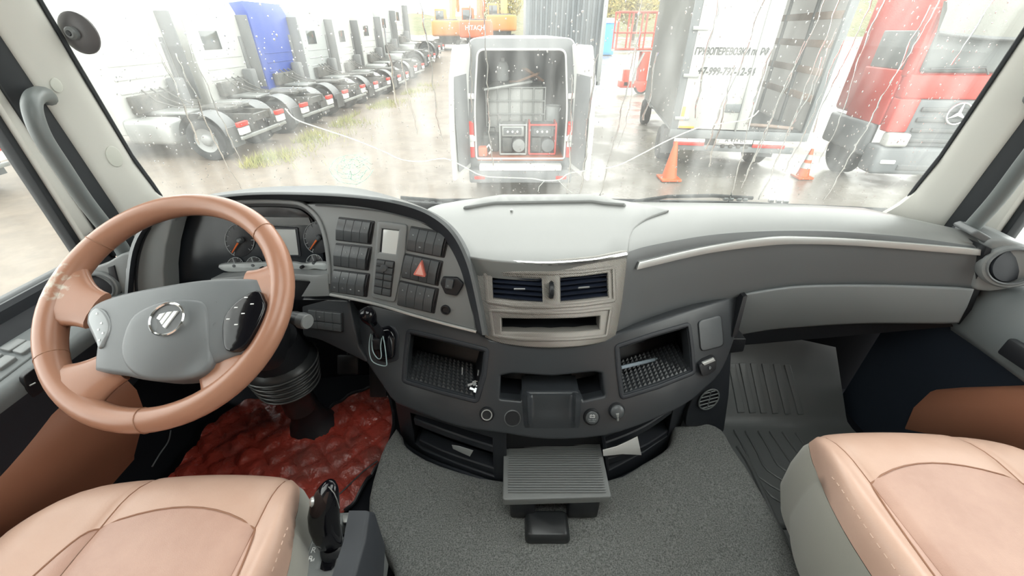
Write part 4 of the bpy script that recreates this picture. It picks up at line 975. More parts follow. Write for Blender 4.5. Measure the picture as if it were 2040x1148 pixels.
# ---- side cheek beside the passenger footwell with round vent
S_ck = plane3(V((.5, .84, -.9)), V((.7, .90, -.9)), V((.5, .80, -1.1)))
bm = NB(); slab(bm, rp_(PX(1384, 790, 1420, 755, 1455, 700, 1450, 790, 1440, 861, 1430, 858, 1420, 850, 1368, 848, 1372, 820), 4), S_ck, (0, 1, 0), .08, r=.005); ckk = obj('footwell_cheek', bm, M_dark, csl, label='black cheek with a round louvred outlet')
M = axis_frame(hit(1411, 795, off(S_ck, .002)), (V((.2, .06, 0)).cross(V((0, -.04, -.2)))).normalized()*(1 if (V((.2, .06, 0)).cross(V((0, -.04, -.2)))).y < 0 else -1)); bm = NB(); rr = .036
tube(bm, [M @ V((rr*math.cos(t), rr*math.sin(t), .003)) for t in [2*math.pi*k/32 for k in range(32)]], .0025, 6, True); rv = obj('outlet_ring', bm, M_handle, ckk)
bm = NB(); lathe(bm, M, [(rr, .002), (rr*.97, -.001), (0, -.001)], 28); obj('outlet_well', bm, M_black, rv)
for k in range(-2, 3):
    hw = math.sqrt(max(0, rr*rr-(k*.0135)**2)); bm = NB(); tube(bm, [M @ V((-hw, k*.0135-.002, .003)), M @ V((hw, k*.0135+.002, .003))], .0018, 5); obj('outlet_bar', bm, M_handle, rv)
bm = NB(); tube(bm, [M @ V((0, -rr, .004)), M @ V((0, rr, .004))], .0018, 5); obj('outlet_bar', bm, M_handle, rv)
bm = NB(); slab(bm, rp_(PX(1451, 677, 1485, 677, 1480, 700, 1453, 703), 2), ysurf(lambda x, z: .90), (0, 1, 0), .05, r=.003); obj('wiring_block', bm, M_black, csl)

# ---- knee panel left of the console with a second row of switches
S_kn = plane3(V((-.45, .865, -.62)), V((-.6, .90, -.62)), V((-.48, .84, -.72)))
bm = NB(); slab(bm, rp_(PX(604, 598, 692, 602, 700, 640, 712, 692, 730, 720, 690, 700, 640, 676, 606, 668), 3), S_kn, (0, 1, -.1), .05, r=.005); kn = obj('knee_panel', bm, M_cons, dash, label='charcoal knee panel below the switch panel')
ZC = Zf(540, 580, 4.1)
qk = ZC(300, 145, 585, 178, 590, 335, 320, 300); bm = NB(); slab(bm, rp_(qk, 2), off(S_kn, .002), FW, .004, r=.001); bk = obj('switch_bank', bm, M_black, kn)
c = [hit(*p, off(S_kn, .002)) for p in qk]
for k in range(4):
    for t0, t1 in ((.02, .56), (.58, .98)):
        bm = NB(); s0, s1 = .03+k*.235, .03+(k+1)*.235; rocker(bm, [bil(c, s0, t0), bil(c, s1, t0), bil(c, s1, t1), bil(c, s0, t1)], .005, .006); rk = obj('push_switch', bm, M_sw, bk)
        if t0 < .1 and k < 2: icon([bil(c, s0, t0), bil(c, s1, t0), bil(c, s1, t1), bil(c, s0, t1)], .5, .5, k*2, rk)
# ================================================================ steering wheel
WC = V((-.644, .622, -.432)); E1 = V((1, 0, 0)); E2 = V((0, .777, .629)).normalized(); WN = E1.cross(E2)
rot = math.radians(4); W1 = E1*math.cos(rot)+E2*math.sin(rot); W2 = E2*math.cos(rot)-E1*math.sin(rot)
MW = frame(WC, W1, W2, WN)
wheel = thing('steering_wheel', 'large tan leather steering wheel with grey hub in front of the driver seat', 'steering wheel', WC)
RR, RT = .2095, .0225
bm = NB(); N = 72
loops = []
for i in range(N):
    t = 2*math.pi*i/N; c = V((math.cos(t)*RR, math.sin(t)*RR, 0)); d = V((math.cos(t), math.sin(t), 0))
    k = 1.0+.10*math.exp(-((math.degrees(t)-178)/22)**2)
    loops.append([MW @ (c+(d*math.cos(a)*.95+V((0, 0, 1))*math.sin(a)*1.02)*RT*k) for a in [2*math.pi*j/16 for j in range(16)]])
loft(bm, loops, True, ring=True); obj('rim', bm, M_rim, wheel, ang=80)
def spoke(a, rw, q, w, h0, h1, nm='spoke'):
    """flares from the rim at angle a towards hub point q"""
    t = math.radians(a); d = V((math.cos(t), math.sin(t), 0)); p0 = d*(RR-.004); q = V((q[0], q[1], 0)); secs = []
    for k in range(8):
        s = k/7; p = p0.lerp(q, s); p.z = h0+(h1-h0)*s
        e = (q-p0).normalized(); sd = V((-e.y, e.x, 0)); ww = rw*(1-s)**2.2+w*(1-(1-s)**2.2); th = .019*(1-s)+.013*s
        tz = V((0, 0, 1))
        secs.append([MW @ (p+sd*ww*math.copysign(abs(math.cos(b))**.7, math.cos(b))+tz*th*math.sin(b)) for b in [2*math.pi*j/14 for j in range(14)]])
    bm = NB(); loft(bm, secs, True); bmesh.ops.recalc_face_normals(bm, faces=bm.faces[:]); return obj(nm, bm, M_rim, wheel, ang=70)
spoke(173, .075, (-.128, -.006), .036, .0, .002); spoke(229, .066, (-.072, -.108), .036, 0, -.006)
spoke(4, .070, (.140, .016), .040, .0, .0); spoke(-47, .066, (.088, -.098), .036, 0, -.006)
def seam(a):
    t = math.radians(a); c = V((math.cos(t)*RR, math.sin(t)*RR, 0)); d = V((math.cos(t), math.sin(t), 0))
    bm = NB(); tube(bm, [MW @ (c+(d*math.cos(b)*.95+V((0, 0, 1))*math.sin(b)*1.02)*(RT+.0003)+V((-d.y, d.x, 0))*.004*math.cos(b)) for b in [2*math.pi*j/20 for j in range(20)]], .0010, 5, True); obj('rim_seam', bm, M_seam, wheel)
for a in (-90, 40, 140, 205): seam(a)
def SH(h): return (lambda p: -(WN.dot(p-WC)-h))
hub = cr(PX(178, 640, 183, 618, 209, 603, 254, 590, 327, 576, 395, 566, 460, 562, 505, 563), 3, False)+cr(PX(513, 580, 523, 612, 504, 660, 479, 694), 3, False)+cr(PX(414, 718, 409, 735, 380, 744, 326, 749, 280, 744, 255, 738), 3, False)+cr(PX(194, 730, 199, 685), 3, False)
M_hub = mat('hub_grey', (.135, .145, .152), .42, bump=(900, .12))
def hublift(u, v):
    p = hit(u, v, SH(.018)); q = p-WC; r2 = (q.dot(W1)/.17)**2+((q.dot(W2)+.04)/.12)**2
    return hit(u, v, SH(.018+.018*max(0, 1-r2)))
bm = NB(); slab(bm, hub, None, -WN, .045, r=.010, grid=16, lift=hublift, steps=4); hb = obj('hub', bm, M_hub, wheel, label='grey plastic hub of the wheel', ang=60)
def padlift(u, v):
    p = hit(u, v, SH(.03)); q = p-WC; r2 = (q.dot(W1)/.12)**2+((q.dot(W2)+.05)/.11)**2
    return hit(u, v, SH(.0265+.020*max(0, 1-r2)))
pad = cr(PX(262, 640, 290, 618, 335, 603, 385, 604, 402, 615, 408, 650, 412, 700, 408, 728, 380, 744, 326, 750, 284, 745, 256, 725, 246, 690), 3)
bm = NB(); slab(bm, pad, None, -WN, .03, r=.008, grid=14, lift=padlift, steps=4); pd = obj('horn_pad', bm, M_hub, hb, ang=60)
# badge: ring with three slanted bars forming a triangle
Pb = hit(333, 636, SH(.046)); MB_ = frame(Pb, W1, W2, WN)
bm = NB(); lathe(bm, MB_, [(.0305, -.006), (.0305, .002), (.0285, .0035), (.0265, .002), (.0262, -.006)], 40); bd = obj('badge_ring', bm, M_chrome, hb, label='round chrome badge ring')
bm = NB(); lathe(bm, MB_, [(.0262, .0), (0, .0005)], 32); obj('badge_disc', bm, mat('badge_grey', (.09, .095, .10), .4), bd)
M_badge = mat('badge_white', (.82, .83, .82), .3, .3)
for poly in ([(-.020, .0035), (-.0165, .012), (-.0060, .0145), (-.0125, -.0010)], [(-.0110, -.0040), (-.0025, .0150), (.0070, .0160), (-.0045, -.0110)], [(-.0030, -.0135), (.0105, .0165), (.0190, .0160), (.0035, -.0185)]):
    q = [(x*.86+y*.10, y*.86-.001) for x, y in poly]; bm = NB(); prism(bm, MB_, q, 0, .0028, .0006); obj('badge_bar', bm, M_badge, bd)
# multifunction key pads
M_keyg = mat('key_grey', (.30, .315, .325), .35, .2)
bm = NB(); slab(bm, cr(PX(181, 645, 179, 630, 189, 617, 204, 625, 214, 645, 213, 662, 203, 680, 197, 690, 193, 672), 3), SH(.034), -WN, .02, r=.004); kl = obj('left_key_pad', bm, M_keyg, hb, label='silver key pad on the wheel')
bm = NB(); slab(bm, cr(PX(508, 582, 518, 596, 522, 614, 504, 655, 480, 690, 452, 694, 446, 660, 450, 630, 474, 602), 3), SH(.0275), -WN, .02, r=.004); kr = obj('right_key_pad', bm, M_gloss, hb, label='gloss black key pad on the wheel')
for k, (u, v) in enumerate(PX(193, 625, 202, 644, 196, 657, 205, 664, 198, 678)):
    bm = NB(); p = hit(u, v, SH(.0343)); prism(bm, frame(p, W1, W2, WN), [(-.0018, -.0018), (.0018, -.0018), (.0005, .0022), (-.0018, .001)], 0, .0005); obj('key_mark', bm, M_white, kl)
for k, (u, v) in enumerate(PX(490, 593, 502, 606, 470, 613, 484, 625, 454, 636, 470, 647)):
    bm = NB(); p = hit(u, v, SH(.0277)); prism(bm, frame(p, W1, W2, WN), [(-.003, -.0008), (.003, -.0008), (.0034, .0008), (-.0025, .0012)], 0, .0005); obj('key_mark', bm, M_white, kr)
for u, v in PX(293, 707, 431, 603, 371, 676, 408, 676, 425, 647, 405, 660):      # rain drops blown onto the hub
    bm = NB(); p = hit(u, v, SH(.030)); lathe(bm, axis_frame(p, WN), [(.0022, -.012), (.0022, .0), (.0015, .0012), (0, .0016)], 10); obj('water_bead', bm, M_water, hb)
# column shroud
bm = NB(); secs = []
for s, w_, h_ in ((-.034, .075, .06), (-.05, .07, .062), (-.11, .072, .066), (-.20, .075, .07), (-.30, .07, .07)):
    o = MW @ V((0, -.02, s)); secs.append([o+E1*w_*math.copysign(abs(math.cos(b))**.6, math.cos(b))+E2*h_*math.copysign(abs(math.sin(b))**.6, math.sin(b)) for b in [2*math.pi*j/24 for j in range(24)]])
col_ = thing('steering_column', 'black steering column with indicator stalk and ribbed floor boot', 'steering column', (-.67, .88, -1.14))
loft(bm, secs, True); bmesh.ops.recalc_face_normals(bm, faces=bm.faces[:]); obj('column_shroud', bm, M_black, col_, ang=60)
# stalk
bm = NB(); ps = [aty(u, v, y) for u, v, y in ((545, 628, .70), (572, 630, .695), (590, 634, .69), (601, 638, .685))]
tube(bm, ps, [.011, .011, .015, .016], 12); sk = obj('indicator_stalk', bm, M_cons, col_)
bm = NB(); ps2 = [aty(u, v, y) for u, v, y in ((600, 638, .685), (606, 639.5, .682), (612, 641, .679))]; tube(bm, ps2, [.0175, .0175, .0165], 16); ke = obj('stalk_end', bm, M_dash, sk)
d = (ps2[-1]-ps2[0]).normalized(); bm = NB(); lathe(bm, axis_frame(ps2[-1]+d*.0004, d), [(.0165, -.001), (.015, .002), (0, .0028)], 16); obj('end_cap', bm, M_panel, ke)
# boot and lower shaft
bm = NB(); prof = []; c0, c1 = V((-.664, .862, -.795)), V((-.666, .866, -.93))
axis = (c1-c0).normalized(); Mb = axis_frame(c0, axis)
bm.free(); bm = NB(); pr = [(.060, -.03), (.092, -.01)]
for k in range(5):
    r = .096-.0035*k; z = k*.021; pr += [(r, z), (r+.002, z+.004), (r+.001, z+.009), (r-.012, z+.012), (r-.013, z+.016)]
pr += [(.060, .112), (.046, .125), (.044, .21)]
lathe(bm, Mb, pr, 32); bt_ = obj('ribbed_boot', bm, mat('boot_rubber', (.02, .022, .024), .35), col_, ang=50)
for k in range(5):
    r = .099-.0035*k; z = .006+k*.021; bm = NB(); tube(bm, [Mb @ V((r*math.cos(t), r*math.sin(t), z)) for t in [2*math.pi*j/32 for j in range(32)]], .0024, 6, True); obj('boot_ring', bm, mat('boot_ring_highlight%d' % k, (.09, .093, .093), .3), bt_)  # paler tubes painted as the lit edges of the boot's rings
bm = NB(); tube(bm, [V((-.655, .84, -.70)), c0], [.07, .085], 20); obj('upper_shaft', bm, M_black, col_)
bm = NB(); lathe(bm, axis_frame(V((-.684, .905, -1.0)), (-.0, .05, -1)), [(.042, -.01), (.045, .04), (.052, .085), (.06, .11), (.075, .132), (.078, .138)], 24); obj('floor_collar', bm, M_black, col_)
# pedals in the dark
pdt = thing('accelerator_pedal', 'dark accelerator pedal hanging above the red floor mat', 'pedal', (-.47, 1.03, -1.14))
bm = NB(); box(bm, (-.47, 1.03, -1.02), (.06, .02, .16), Matrix.Rotation(-.5, 3, 'X'), .006); obj('pad', bm, M_cons, pdt)
bm = NB(); tube(bm, [V((-.47, 1.05, -.98)), V((-.47, 1.12, -.82)), V((-.47, 1.13, -.72))], .008, 8); obj('arm', bm, M_black, pdt)
pdt = thing('brake_pedal', 'dark brake pedal beside the steering column boot', 'pedal', (-.60, 1.0, -1.14))
bm = NB(); box(bm, (-.575, 1.05, -.99), (.075, .02, .07), Matrix.Rotation(-.6, 3, 'X'), .006); obj('pad', bm, M_cons, pdt)
bm = NB(); tube(bm, [V((-.575, 1.06, -.99)), V((-.575, 1.12, -.85)), V((-.575, 1.13, -.72))], .008, 8); obj('arm', bm, M_black, pdt)

# ================================================================ parking brake lever on the console
ZC = Zf(540, 580, 4.1)
lev = thing('brake_lever', 'small black brake lever with round knob on the console', 'lever', hit(760, 690, SC_))
bm = NB(); slab(bm, rp_(ZC(845, 300, 1000, 300, 1035, 360, 1030, 560, 960, 580, 860, 560), 5), off(SC_, .003), FW, .01, r=.004); obj('base_plate', bm, M_dark, lev)
bm = NB(); slab(bm, rp_(ZC(842, 345, 960, 330, 990, 380, 985, 540, 890, 560, 850, 530), 5), off(SC_, .018), FW, .02, r=.007, steps=4); obj('gate', bm, M_gloss, lev)
pk = hit(*ZC(795, 205)[0], off(SC_, .105)); ps = [hit(*ZC(895, 370)[0], off(SC_, .02)), hit(*ZC(880, 330)[0], off(SC_, .045)), hit(*ZC(835, 270)[0], off(SC_, .075)), pk]
bm = NB(); tube(bm, cr(ps, 5, False), [.013, .0125, .012, .012, .0115, .0115, .0115, .0115, .0115, .0115, .0115, .0115, .0115, .012, .012, .012], 12); obj('stem', bm, M_black, lev)
bm = NB(); dk = (pk-ps[2]).normalized(); lathe(bm, axis_frame(pk-dk*.018, dk), [(.0115, -.012), (.0145, 0), (.0185, .012), (.0195, .024), (.0165, .035), (.009, .041), (0, .043)], 24); obj('knob', bm, M_gloss, lev, label='glossy black ball knob', ang=70)
bm = NB(); box(bm, hit(*ZC(868, 430)[0], off(SC_, .030)), (.022, .012, .034), None, .004); obj('collar', bm, M_black, lev)
for L in (ZC(815, 350, 802, 420, 806, 520, 840, 585, 935, 612, 942, 560, 925, 420, 905, 340), ZC(825, 360, 828, 480, 870, 550, 900, 540, 895, 450, 905, 380)):
    bm = NB(); tube(bm, [hit(p.x, p.y, off(SC_, .034)) for p in cr(L, 5, False)], .0013, 6); obj('wire_loop', bm, M_wire, lev, label='thin pale wire looped round the lever')

# ================================================================ gear selector by the driver seat
ZG = Zf(580, 930, 5.267)
gs = thing('gear_selector', 'grey gear selector box with glossy black lever beside the driver seat', 'gear selector', (-.27, .34, -1.04))
GT = -.82
SG = plane3(V((-.3, .30, GT)), V((-.2, .30, GT)), V((-.3, .45, GT-.035)))
top = rp_(ZG(250, 650, 300, 520, 560, 500, 830, 500, 800, 640, 720, 900, 660, 1160, 640, 1250, 30, 1250, 60, 1100, 110, 930, 180, 750), 5)
hole = rp_(ZG(320, 800, 560, 500, 690, 520, 620, 640, 520, 900, 490, 1040, 430, 1110, 320, 1130, 240, 1090, 270, 960), 5)
bm = NB(); slab(bm, top, SG, (0, -.05, -1), .20, holes=[hole], r=.008, grid=20, steps=4); gb = obj('selector_housing', bm, M_panel, gs, label='grey selector housing', ang=50)
bm = NB(); recess(bm, hole, off(SG, -.003), (0, 0, -1), .03); obj('gate_well', bm, M_black, gb)
bm = NB(); slab(bm, rp_(ZG(340, 870, 520, 890, 490, 1010, 430, 1085, 330, 1095, 300, 1010), 4), off(SG, -.006), (0, 0, -1), .01, r=.004, grid=12); obj('slider', bm, M_gloss, gb)
bm = NB(); slab(bm, rp_(ZG(545, 508, 700, 515, 670, 580, 550, 580), 2), off(SG, .001), (0, 0, -1), .004, r=.001); obj('front_plate', bm, M_silver, gb)
for L in (ZG(230, 780, 180, 920, 140, 1060, 115, 1180), ZG(800, 530, 700, 730, 620, 960, 560, 1160)):
    bm = NB(); tube(bm, [hit(p.x, p.y, off(SG, .0015)) for p in cr(L, 4, False)], .0010, 5); obj('groove_line', bm, M_silver if L[0][0] < 630 else M_dark, gb)
bm = NB(); slab(bm, ZG(830, 500, 880, 520, 985, 850, 960, 1250, 660, 1250, 790, 800), plane3(V((-.17, .40, -.86)), V((-.15, .40, -1.0)), V((-.17, .25, -.86))), (-1, 0, 0), .03, r=.006, grid=24); obj('side_skirt', bm, M_dark, gb)
for s, z in (('N', (272, 782)), ('R', (235, 878)), ('R', (202, 970))):
    p = hit(*ZG(*z)[0], off(SG, .0015)); text('gear_letter', s, .016, frame(p, V((1, .1, 0)), V((-.1, 1, -.2))), M_white, gb, ext=.0004)
p = hit(*ZG(225, 978)[0], off(SG, .0015)); text('gear_letter', 'м', .010, frame(p, V((1, .1, 0)), V((-.1, 1, -.2))), M_white, gb, ext=.0004)
# lever knob: bulbous lofted handle
base = hit(*ZG(440, 870)[0], SG); tip = aty(*ZG(400, 190)[0], base.y+.045)
bm = NB(); secs = []
for k, (s, w_, d_) in enumerate(((-.06, .018, .012), (.0, .021, .015), (.10, .024, .019), (.25, .0275, .024), (.42, .0295, .027), (.58, .029, .028), (.74, .0265, .027), (.87, .0215, .023), (.96, .0145, .016), (1.0, .006, .008))):
    c = base.lerp(tip, s)+V((-.014*math.sin(s*math.pi), .0, 0)); secs.append([c+V((w_*math.cos(a), d_*math.sin(a)*.9, d_*math.sin(a)*.25)) for a in [2*math.pi*j/20 for j in range(20)]])
loft(bm, secs, True); bmesh.ops.recalc_face_normals(bm, faces=bm.faces[:]); kb = obj('lever_grip', bm, M_gloss, gs, label='glossy black bulbous lever grip', ang=80)
bm = NB(); tube(bm, [tip+V((x, y, z)) for x, y, z in ((.002, -.006, .004), (.012, -.012, -.006), (.016, -.017, -.022), (.017, -.021, -.04))], .0012, 6); obj('grip_line', bm, M_chrome, kb)
bm = NB(); c = base.lerp(tip, .78)+V((-.030, -.004, 0)); lathe(bm, axis_frame(c, (-1, -.3, .2)), [(.009, -.006), (.009, .002), (.006, .005), (0, .006)], 14); obj('release_button', bm, M_silver, kb)
bm = NB(); a = hit(*ZG(505, 805)[0], off(SG, .016)); b = hit(*ZG(540, 745)[0], off(SG, .02)); tube(bm, [a, b], .0022, 6); obj('chrome_tab', bm, M_chrome, kb)
bm = NB(); c = base; lathe(bm, axis_frame(c-V((0, 0, .02)), (0, .1, 1)), [(.030, -.01), (.026, .01), (.022, .03), (.018, .035)], 20); obj('lever_gaiter', bm, M_black, gs)

# ================================================================ things in the cubbies and tray
k1 = thing('keys', 'bunch of small metal keys lying in the left cubby', 'keys', hit(*Z4(700, 500)[0], off(SC_, -.02)))
for (a, b) in (((690, 515), (735, 500)), ((700, 530), (740, 545)), ((660, 455), (662, 415)), ((745, 460), (748, 430))):
    pa, pb = hit(*Z4(*a)[0], off(SC_, -.014)), hit(*Z4(*b)[0], off(SC_, -.016)); bm = NB(); d = (pb-pa)
    prism(bm, frame(pa, d, V((0, 1, .5))), [(0, -.003), (d.length*.6, -.0025), (d.length*.6, -.006), (d.length, -.006), (d.length, .006), (d.length*.6, .006), (d.length*.6, .0025), (0, .003)], 0, .002); obj('key', bm, M_steel, k1)
bm = NB(); c = hit(*Z4(735, 505)[0], off(SC_, -.012)); tube(bm, [c+V((.008*math.cos(t), .002*math.cos(t), .008*math.sin(t))) for t in [k*math.pi/8 for k in range(16)]], .001, 5, True); obj('key_ring', bm, M_chrome, k1)
bm = NB(); pa, pb = hit(*Z5(690, 232)[0], off(SC_, -.05)), hit(*Z5(880, 186)[0], off(SC_, -.12)); tube(bm, [pa, pa.lerp(pb, .9), pb], [.005, .005, .002], 8)
pen = obj('pen', bm, mat('pen_blue_grey', (.35, .42, .48), .3, .3), label='thin grey-blue pen lying in the right cubby', cat='pen')
# ================================================================ fold-out table, latch, papers
FT = -.95
tb = thing('fold_out_table', 'grey ribbed fold-out table plate below the console', 'table', (.11, .62, -1.045))
STb = plane3(V((0, .6, FT)), V((.2, .6, FT)), V((0, .7, FT)))
M_tab = mat('table_grey', (.17, .178, .178), .36, bump=(180, .5, 'voronoi'))
bm = NB(); slab(bm, rp_(PX(1006, 880, 1192, 876, 1216, 988, 1004, 994), 3), STb, (0, 0, -1), .022, r=.003); obj('plate', bm, M_tab, tb)
bm = NB()
for k in range(1, 26):
    pass
bm.free()
q = [hit(*p, off(STb, .0)) for p in PX(1014, 884, 1186, 880, 1207, 982, 1012, 987)]
for k in range(22):
    t = (k+.5)/22; a, b = bil(q, .0, t), bil(q, 1, t); bm = NB(); box(bm, (a+b)/2+V((0, 0, .0034)), ((b-a).length, .0028, .0012)); obj('grip_rib', bm, M_tab, tb)
for x0, x1 in ((1016, 1068), (1133, 1196)):
    a = atz(x0, 1003, FT-.03); b = atz(x1, 1003, FT-.03); bm = NB(); box2(bm, (a.x, a.y-.004, -1.045), (b.x, a.y+.05, FT-.018), .008); obj('foot', bm, M_black, tb)
bm = NB(); a = atz(1010, 890, FT); box2(bm, (a.x+.02, .64, -1.045), (a.x+.23, .70, FT-.022), .005); obj('hinge_block', bm, M_black, tb)
TZ = -1.05
bm = NB(); cz = atz(1090, 1047, TZ+.02); secs = []
for h, k in ((.0, 1.04), (.006, 1.06), (.02, 1.0), (.028, .92), (.031, .80)):
    secs.append([V((cz.x+p.x*k, cz.y+p.y*k, TZ+h+(.008*math.exp(-((p.x-.018)/.012)**2) if h > .015 else 0))) for p in rp_([(-.052, -.032), (.052, -.032), (.052, .034), (-.052, .034)], .012, 4)])
loft(bm, secs, True); bmesh.ops.recalc_face_normals(bm, faces=bm.faces[:]); obj('hatch_latch', bm, mat('latch_black', (.022, .024, .026), .35), label='black rounded latch on the carpet in front of the table', cat='latch', ang=60)
# paper slip and foil strip stuck in the intake slats
bm = NB(); slab(bm, PX(1201, 897, 1228, 890, 1246, 882, 1270, 870, 1278, 907, 1240, 905, 1202, 909), ysurf(lambda x, z: SLf(x, z)-.018-.12*(z+.95)), (0, 1, 0), .0008, r=.0002); obj('paper_slip', bm, M_paper, label='crumpled white paper slip stuck in the right intake slats', cat='paper')
bm = NB(); slab(bm, Z4(602, 840, 640, 846, 718, 870, 700, 902, 650, 880, 608, 860), off(SL, .012), (0, 1, 0), .0012, r=.0004); obj('foil_strip', bm, mat('foil', (.55, .57, .58), .25, .6, bump=(120, .9)), label='torn silver foil strip on the left intake slats', cat='foil')
# ================================================================ floor coverings
# tunnel carpet: raised hump with rounded right edge, outline on the tunnel top
tun = thing('tunnel_carpet', 'grey speckled carpet over the raised engine tunnel', 'carpet', (.1, .3, -1.149))
STn = lambda p: -(p.z-TZ)
ol = cr(PX(788, 860, 800, 895, 870, 935, 1004, 968, 1212, 966, 1290, 930, 1345, 893, 1352, 855), 3, False)+cr(PX(1410, 848, 1432, 858, 1450, 890, 1490, 950, 1530, 1020, 1600, 1160, 1690, 1320), 3, False)+PX(1690, 1420, 850, 1420, 820, 1240)+cr(PX(795, 1110, 765, 1060, 752, 1030, 748, 985, 770, 905), 3, False)
def tl(u, v):
    p = atz(u, v, TZ); p.z += .004*mnoise.noise(V((p.x*9, p.y*9, 0))); return p
bm = NB(); slab(bm, ol, None, (0, 0, -1), .10, r=.018, grid=24, steps=4, lift=tl); obj('carpet_top', bm, M_carpet, tun, ang=60)
bm = NB(); box2(bm, (-.28, -.9, -1.15), (.62, .14, TZ-.004)); box2(bm, (-.2, .60, -1.15), (.46, 1.1, TZ-.01)); bm.free()
bm = NB(); box2(bm, (-.28, -.9, -1.149), (.62, .20, TZ-.012), .01); obj('carpet_rear', bm, M_carpet, tun)
# passenger rubber mat
FZ = -1.15
rm = thing('rubber_mat', 'dark ribbed rubber mat in the passenger footwell', 'floor mat', (.9, .7, FZ))
def mz(y): return FZ+.012+max(0, y-.93)*1.05
bm = NB(); xs = [.56+i*.04 for i in range(16)]; ys = [-.2, 0, .2, .4, .6, .75, .85, .90, .925, .94, .955, .975, 1.0, 1.04, 1.08, 1.11, 1.125]
gridsurf(bm, [[V((x, y, mz(y)-(.006*math.exp(-((y-.90)/.03)**2)))) for x in xs] for y in ys])
gridsurf(bm, [[V((x, 1.125+d, mz(1.125)+e)) for x in xs] for d, e in ((0, 0), (.008, .004), (.02, -.02))])
bmesh.ops.remove_doubles(bm, verts=bm.verts[:], dist=1e-5); obj('mat_sheet', bm, M_mat, rm, ang=60)
def SM(p): return -(p.z-mz(p.y))
Z8 = Zf(1380, 560, 2.609)
ribs = [(245+62*k+(k*2), 430, 310+60*k, 685) for k in range(-1, 5)]
for a in ((190, 430, 222, 430, 270, 680, 238, 683), (245, 428, 276, 428, 328, 682, 300, 685), (303, 428, 334, 430, 388, 684, 358, 686), (362, 430, 394, 432, 446, 686, 420, 688), (422, 432, 452, 434, 512, 688, 484, 690), (480, 436, 506, 438, 578, 690, 552, 692)):
    bm = NB(); slab(bm, rp_(Z8(*a), 1), off(SM, .006), (0, .5, -1), .008, r=.0015, grid=20); obj('tread_rib', bm, M_mat, rm)
for L in ((216, 775, 280, 895, 340, 1018, 560, 1150), (275, 780, 335, 890, 388, 985, 530, 1070), (342, 780, 395, 870, 446, 960, 530, 1010), (402, 782, 460, 870, 516, 950, 560, 990), (468, 784, 520, 860, 600, 960), (536, 790, 600, 880), (368, 1072, 410, 1120, 455, 1148, 520, 1190)):
    P = cr(Z8(*L), 3, False); bm = NB()
    W = [hit(p.x, p.y, off(SM, .001)) for p in P]
    tube(bm, W, .0035, 6, flat=(1, .9)); obj('tread_ridge', bm, M_mat, rm)
for L in (PX(1470, 890, 1500, 940, 1545, 1040, 1600, 1148), PX(1552, 1050, 1640, 1050)):
    bm = NB(); tube(bm, [hit(p.x, p.y, off(SM, .0)) for p in cr(L, 3, False)], .009, 8, flat=(1, .9)); obj('mat_edge_ridge', bm, M_mat, rm)
# red quilted mat
rd = thing('quilted_mat', 'wrinkled red quilted vinyl floor mat under the steering column', 'floor mat', (-.68, .85, FZ))
def mred(x, y):
    a, b = (x+y)*.7071/.070, (x-y)*.7071/.070
    q = min(abs(math.sin(math.pi*a)), abs(math.sin(math.pi*b)))
    return FZ+.012+.015*q**.6+.008*mnoise.noise(V((x*14, y*14, 1)))+.006*mnoise.noise(V((x*34, y*34, 5)))+max(0, y-1.0)*.8
edge_ = [V((p.x, p.y)) for p in cr([atz(u, v, FZ+.012) for u, v in PX(572, 778, 588, 800, 594, 822, 605, 836, 624, 838, 646, 829, 668, 812, 695, 799, 735, 789, 772, 793, 782, 815, 785, 850, 771, 905, 741, 950, 716, 990, 688, 1020)], 4, False)]
poly = edge_+[V((-.46, .45)), V((-1.02, .45)), V((-1.03, .9)), V((-.98, 1.0)), V((-.86, 1.02))]

bm = NB(); ex = []
x = -1.02
while x < -.40:
    y = .46
    while y < 1.07:
        if inside((x, y), poly): ex.append((x, y))
        y += .0085
    x += .0085
vs, fs = cdt(densify(poly, .01), (), ex)
vb = [bm.verts.new(V((p.x, p.y, mred(p.x, p.y)))) for p in vs]
for f in fs:
    try: bm.faces.new([vb[i] for i in f])
    except ValueError: pass
bmesh.ops.recalc_face_normals(bm, faces=bm.faces[:])
if sum(f.normal.z for f in bm.faces) < 0:
    for f in bm.faces: f.normal_flip()
obj('quilted_sheet', bm, M_red, rd, ang=70)
bm = NB(); tube(bm, [V((p.x, p.y, mred(p.x, p.y)+.002)) for p in edge_], .0055, 6); obj('edge_binding', bm, M_black, rd)
bm = NB(); L = [atz(u, v, FZ+.03) for u, v in PX(676, 985, 700, 962, 725, 938, 752, 918)]; tube(bm, L, .0022, 5); obj('fold_crease', bm, M_black, rd)
# loose wire beside the driver seat
bm = NB(); tube(bm, cr([atz(u, v, -.98) for u, v in PX(340, 858, 335, 880, 318, 905, 303, 930)], 4, False), .0018, 6); obj('loose_wire', bm, M_handle, label='thin pale wire hanging in the dark driver footwell', cat='wire')

